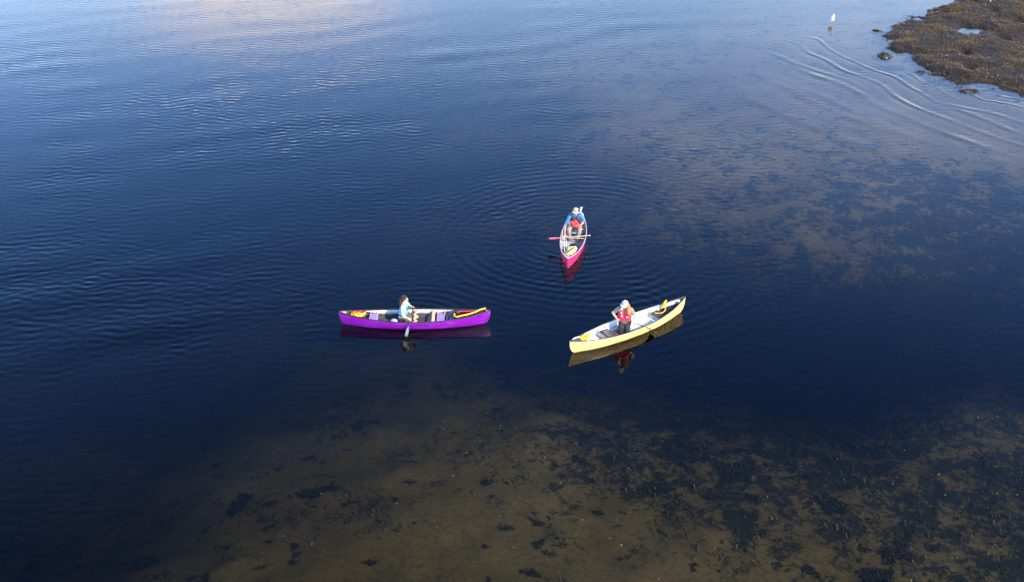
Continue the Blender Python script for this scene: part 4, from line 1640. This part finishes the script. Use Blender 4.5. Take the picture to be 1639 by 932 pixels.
hair_cap(H1, M['hair_dk'], [(h + Vector((-.07, 0, .03)), h + Vector((-.13, -.01, -.06)), .055, .05), (h + Vector((-.13, -.01, -.06)), h + Vector((-.145, -.03, -.20)), .05, .046),
                            (h + Vector((-.145, -.03, -.20)), h + Vector((-.13, -.04, -.30)), .046, .02)])
T1 = Matrix.Translation(P.w((px0, 0, 0))) @ Matrix.Rotation(P.rz, 4, 'Z')
dd = (p_low - p_top).normalized()
paddle(T1 @ p_top, T1 @ (p_top + dd * .96), .36, .16, (.6, .65, -.4), M['black'], M['grey_bl'], M['black'], 'black shafted paddle with grey blade dipping in the water beside the purple canoe')

# --- paddler of the yellow canoe: kneels upright, turned towards the near side
py0 = (-.22, -.04)
T3o = Yc.w((py0[0], py0[1], 0))
head3 = math.radians(-100)
T3 = Matrix.Translation(T3o) @ Matrix.Rotation(head3, 4, 'Z')
rim = T3.inverted() @ gp(1027, 521.5, .36)          # where the shaft crosses the near gunwale
J3 = dict((k_, tuple(1.05 * c for c in v_)) if k_ != 'face' else (k_, v_) for k_, v_ in dict(pelvis=(0, 0, .50), hipl=(.0, .095, .47), hipr=(.0, -.095, .47), chest=(.04, 0, .78), neck=(.075, 0, .965), head=(.12, -.01, 1.125),
          face=(.84, -.36, -.42), shl=(.07, .18, .915), shr=(.06, -.19, .915), elr=(-.02, -.37, .71), ell=(.04, .32, .68),
          wrr=(.11, -.215, .575), wrl=(.20, .25, .575), knl=(.12, .085, .125), knr=(.10, -.095, .125), anl=(-.26, .11, .115), anr=(-.28, -.11, .115),
          tol=(-.38, .11, .10), tor=(-.40, -.11, .10)).items())
g_top = Vector((.235, .10, .635))
ax3 = (rim - g_top).normalized()
g_low = g_top + ax3 * ((.24 - g_top.y) / ax3.y)
J3['wrl'] = tuple(g_low + Vector((-.055, .035, .045)))
H3 = human('person', J3, T3o, head3, 'person in white cap and red vest kneeling upright in the yellow canoe, long auburn hair', M['skin'],
           [('r', Vector(J3['wrr']) + Vector((.07, .045, -.02)), (0, .5, 1), .02, .8, 1), ('l', g_low, ax3, .015, 1, 1)], 1.06)
shirt(H3, M['tee_o'], 't_shirt', .02)
vo, vf = vest(H3, M['pfd_r'], .022, M['tee_w'], M['pfd_r'])
for (dy, dz, r_) in ((-.085, .0, .028), (.08, -.01, .032)):
    c = vf['ch'] + vf['wn'] * dy + vf['fw'] * .158 + vf['ax'] * (dz - .02)
    MB().box(c, (.03, 2 * r_, 2 * r_ * .8), bev=.008).build('badge', M['white'], vo, smooth=False)
trousers(H3, M['trs_dk'], 5)
h = H3['hc']
fd, sd, up = H3['fd'], H3['sd'], H3['up']
hair_cap(H3, M['hair_au'], [(h + Vector((.0, .075, -.01)), h + Vector((.04, .12, -.13)), .062, .078), (h + Vector((.04, .12, -.13)), h + Vector((.09, .14, -.26)), .080, .072),
                            (h + Vector((.085, .135, -.26)), h + Vector((.11, .13, -.37)), .070, .026), (h - fd * .06, h - fd * .07 + Vector((0, .05, -.16)), .06, .045)])
cap(H3, M['cap_w'])
glasses(H3)
d3 = (rim - g_top).length + .52
paddle(T3 @ g_top, T3 @ (g_top + ax3 * d3), .46, .19, (0, .86, -.5), M['black'], M['black'], M['black'], 'black paddle held across the near gunwale of the yellow canoe')

# --- paddler of the pink canoe: sits on the stern seat, facing the bow and the camera
pk0 = -.86
J2 = dict(pelvis=(0, 0, .40), hipl=(.02, .09, .37), hipr=(.02, -.09, .37), chest=(.06, 0, .66), neck=(.11, 0, .865), head=(.17, .0, 1.025),
          face=(.88, .0, -.47), shl=(.09, .195, .80), shr=(.09, -.195, .80), elr=(.10, -.30, .55), ell=(.08, .30, .55),
          wrr=(.33, -.31, .45), wrl=(.28, .19, .475), knl=(.50, .20, .42), knr=(.50, -.20, .42), anl=(.62, .15, .10), anr=(.62, -.15, .10),
          tol=(.76, .16, .085), tor=(.76, -.16, .085))
wl_, wr_ = gp(943.5, 377, .385), gp(878.5, 382.3, .385)
T2 = Matrix.Translation(K.w((pk0, 0, 0))) @ Matrix.Rotation(K.rz, 4, 'Z')
T2i = T2.inverted()
la, lb = T2i @ wl_, T2i @ wr_
print('PADDLE local', la, lb, 'canoe lengths', P.L, Yc.L, K.L)
tq = (-.33 - la.y) / (lb.y - la.y)
gC = la.lerp(lb, tq)
J2['wrr'] = tuple(gC + Vector((-.065, .03, .035)))
J2['elr'] = tuple((Vector(J2['shr']) + Vector(J2['wrr'])) / 2 + Vector((-.11, -.10, -.06)))
H2 = human('person', J2, K.w((pk0, 0, 0)), K.rz, 'person in khaki cap, blue shirt and dark vest seated in the pink canoe', M['skin2'],
           [('r', gC, (lb - la).normalized(), .015, 1, 1), ('l', Vector(J2['wrl']) + Vector((.09, -.02, -.01)), (0, 1, 0), .03, .6, 1)], 1.03)
shirt(H2, M['tee_b'], 't_shirt', .9)
vo2, vf2 = vest(H2, M['pfd_n'], .020, M['pfd_n'])
trousers(H2, M['trs_kh'], 4)
h = H2['hc']
hair_cap(H2, M['hair_dk'], [])
link('beard', sdf_mesh('beard', [('c', h + H2['fd'] * .03 + H2['sd'] * .05 - H2['up'] * .06, h + H2['fd'] * .062 - H2['up'] * .095, .03, .034, .02),
                                 ('c', h + H2['fd'] * .03 - H2['sd'] * .05 - H2['up'] * .06, h + H2['fd'] * .062 - H2['up'] * .095, .03, .034, .02)], M['hair_dk'], .006, noise=.002), H2['root'])
cap(H2, M['cap_k'])
glasses(H2)
paddle(wl_, wr_, .46, .18, (0, 1, -.12), M['alu'], M['red_bl'], M['rope_w'], 'paddle with red blade lying across the gunwales of the pink canoe')
# red bag on the lap, in two rolled lobes
rb = empty('lap_bag', T2 @ Vector((.33, .02, .44)), K.rz)
tag(rb, 'red bag of rounded bundles on the lap of the person in the pink canoe', 'bag')
link('body', sdf_mesh('body', [('e', (-.02, -.06, .17), (.10, .13, .10), .03), ('e', (.06, .06, .10), (.11, .13, .09), .03), ('e', (.10, .15, .03), (.07, .08, .06), .02),
                               ('e', (.02, -.02, .07), (.09, .12, .08), .03)], M['red_bag'], .008, noise=.004), rb)
MB().tube(catmull([(-.02, -.17, .22), (.04, -.06, .285), (.12, .05, .20), (.17, .14, .08)], 6), .012, 6).build('strap', M['black'], rb)

# ------------------------------------------------------------------ gull
gpos = gp(1330.5, 39, 0)
gr = empty('gull', (gpos.x, gpos.y, -.03), math.radians(-78))
gr.scale = (1.08, 1.08, 1.12)
tag(gr, 'white gull standing in the shallows beyond the shore waves', 'gull')
link('body', sdf_mesh('body', [('e', (.0, 0, .31), (.15, .095, .115), .05), ('c', (.02, 0, .30), (.11, 0, .40), .10, .075, .06), ('c', (.10, 0, .40), (.135, 0, .50), .058, .046, .05),
                               ('e', (.15, 0, .535), (.062, .05, .05), .03), ('c', (-.08, 0, .29), (-.24, 0, .27), .07, .022, .05)], M['feather_w'], .008), gr)
for s in (1, -1):
    link('wing', sdf_mesh('wing', [('c', (.06, s * .085, .35), (-.12, s * .075, .31), .048, .035, .03), ('c', (-.10, s * .07, .31), (-.22, s * .03, .285), .035, .014, .03)], M['feather_g'], .007), gr)
    link('wing_tip', sdf_mesh('wing_tip', [('c', (-.19, s * .035, .292), (-.32, s * .01, .285), .016, .006, .01)], M['feather_k'], .005), gr)
    MB().tube([(.01, s * .04, .24), (-.01, s * .045, .13), (.005, s * .045, -.10)], [.014, .009, .009], 6).build('leg', M['legs'], gr)
    link('eye', sdf_mesh('eye', [('e', (.185, s * .036, .545), (.008, .008, .008), .01)], M['eye'], .003), gr)
MB().tube([(.195, 0, .532), (.235, 0, .528), (.262, 0, .515)], [.016, .013, .004], 6).build('beak', M['beak'], gr)
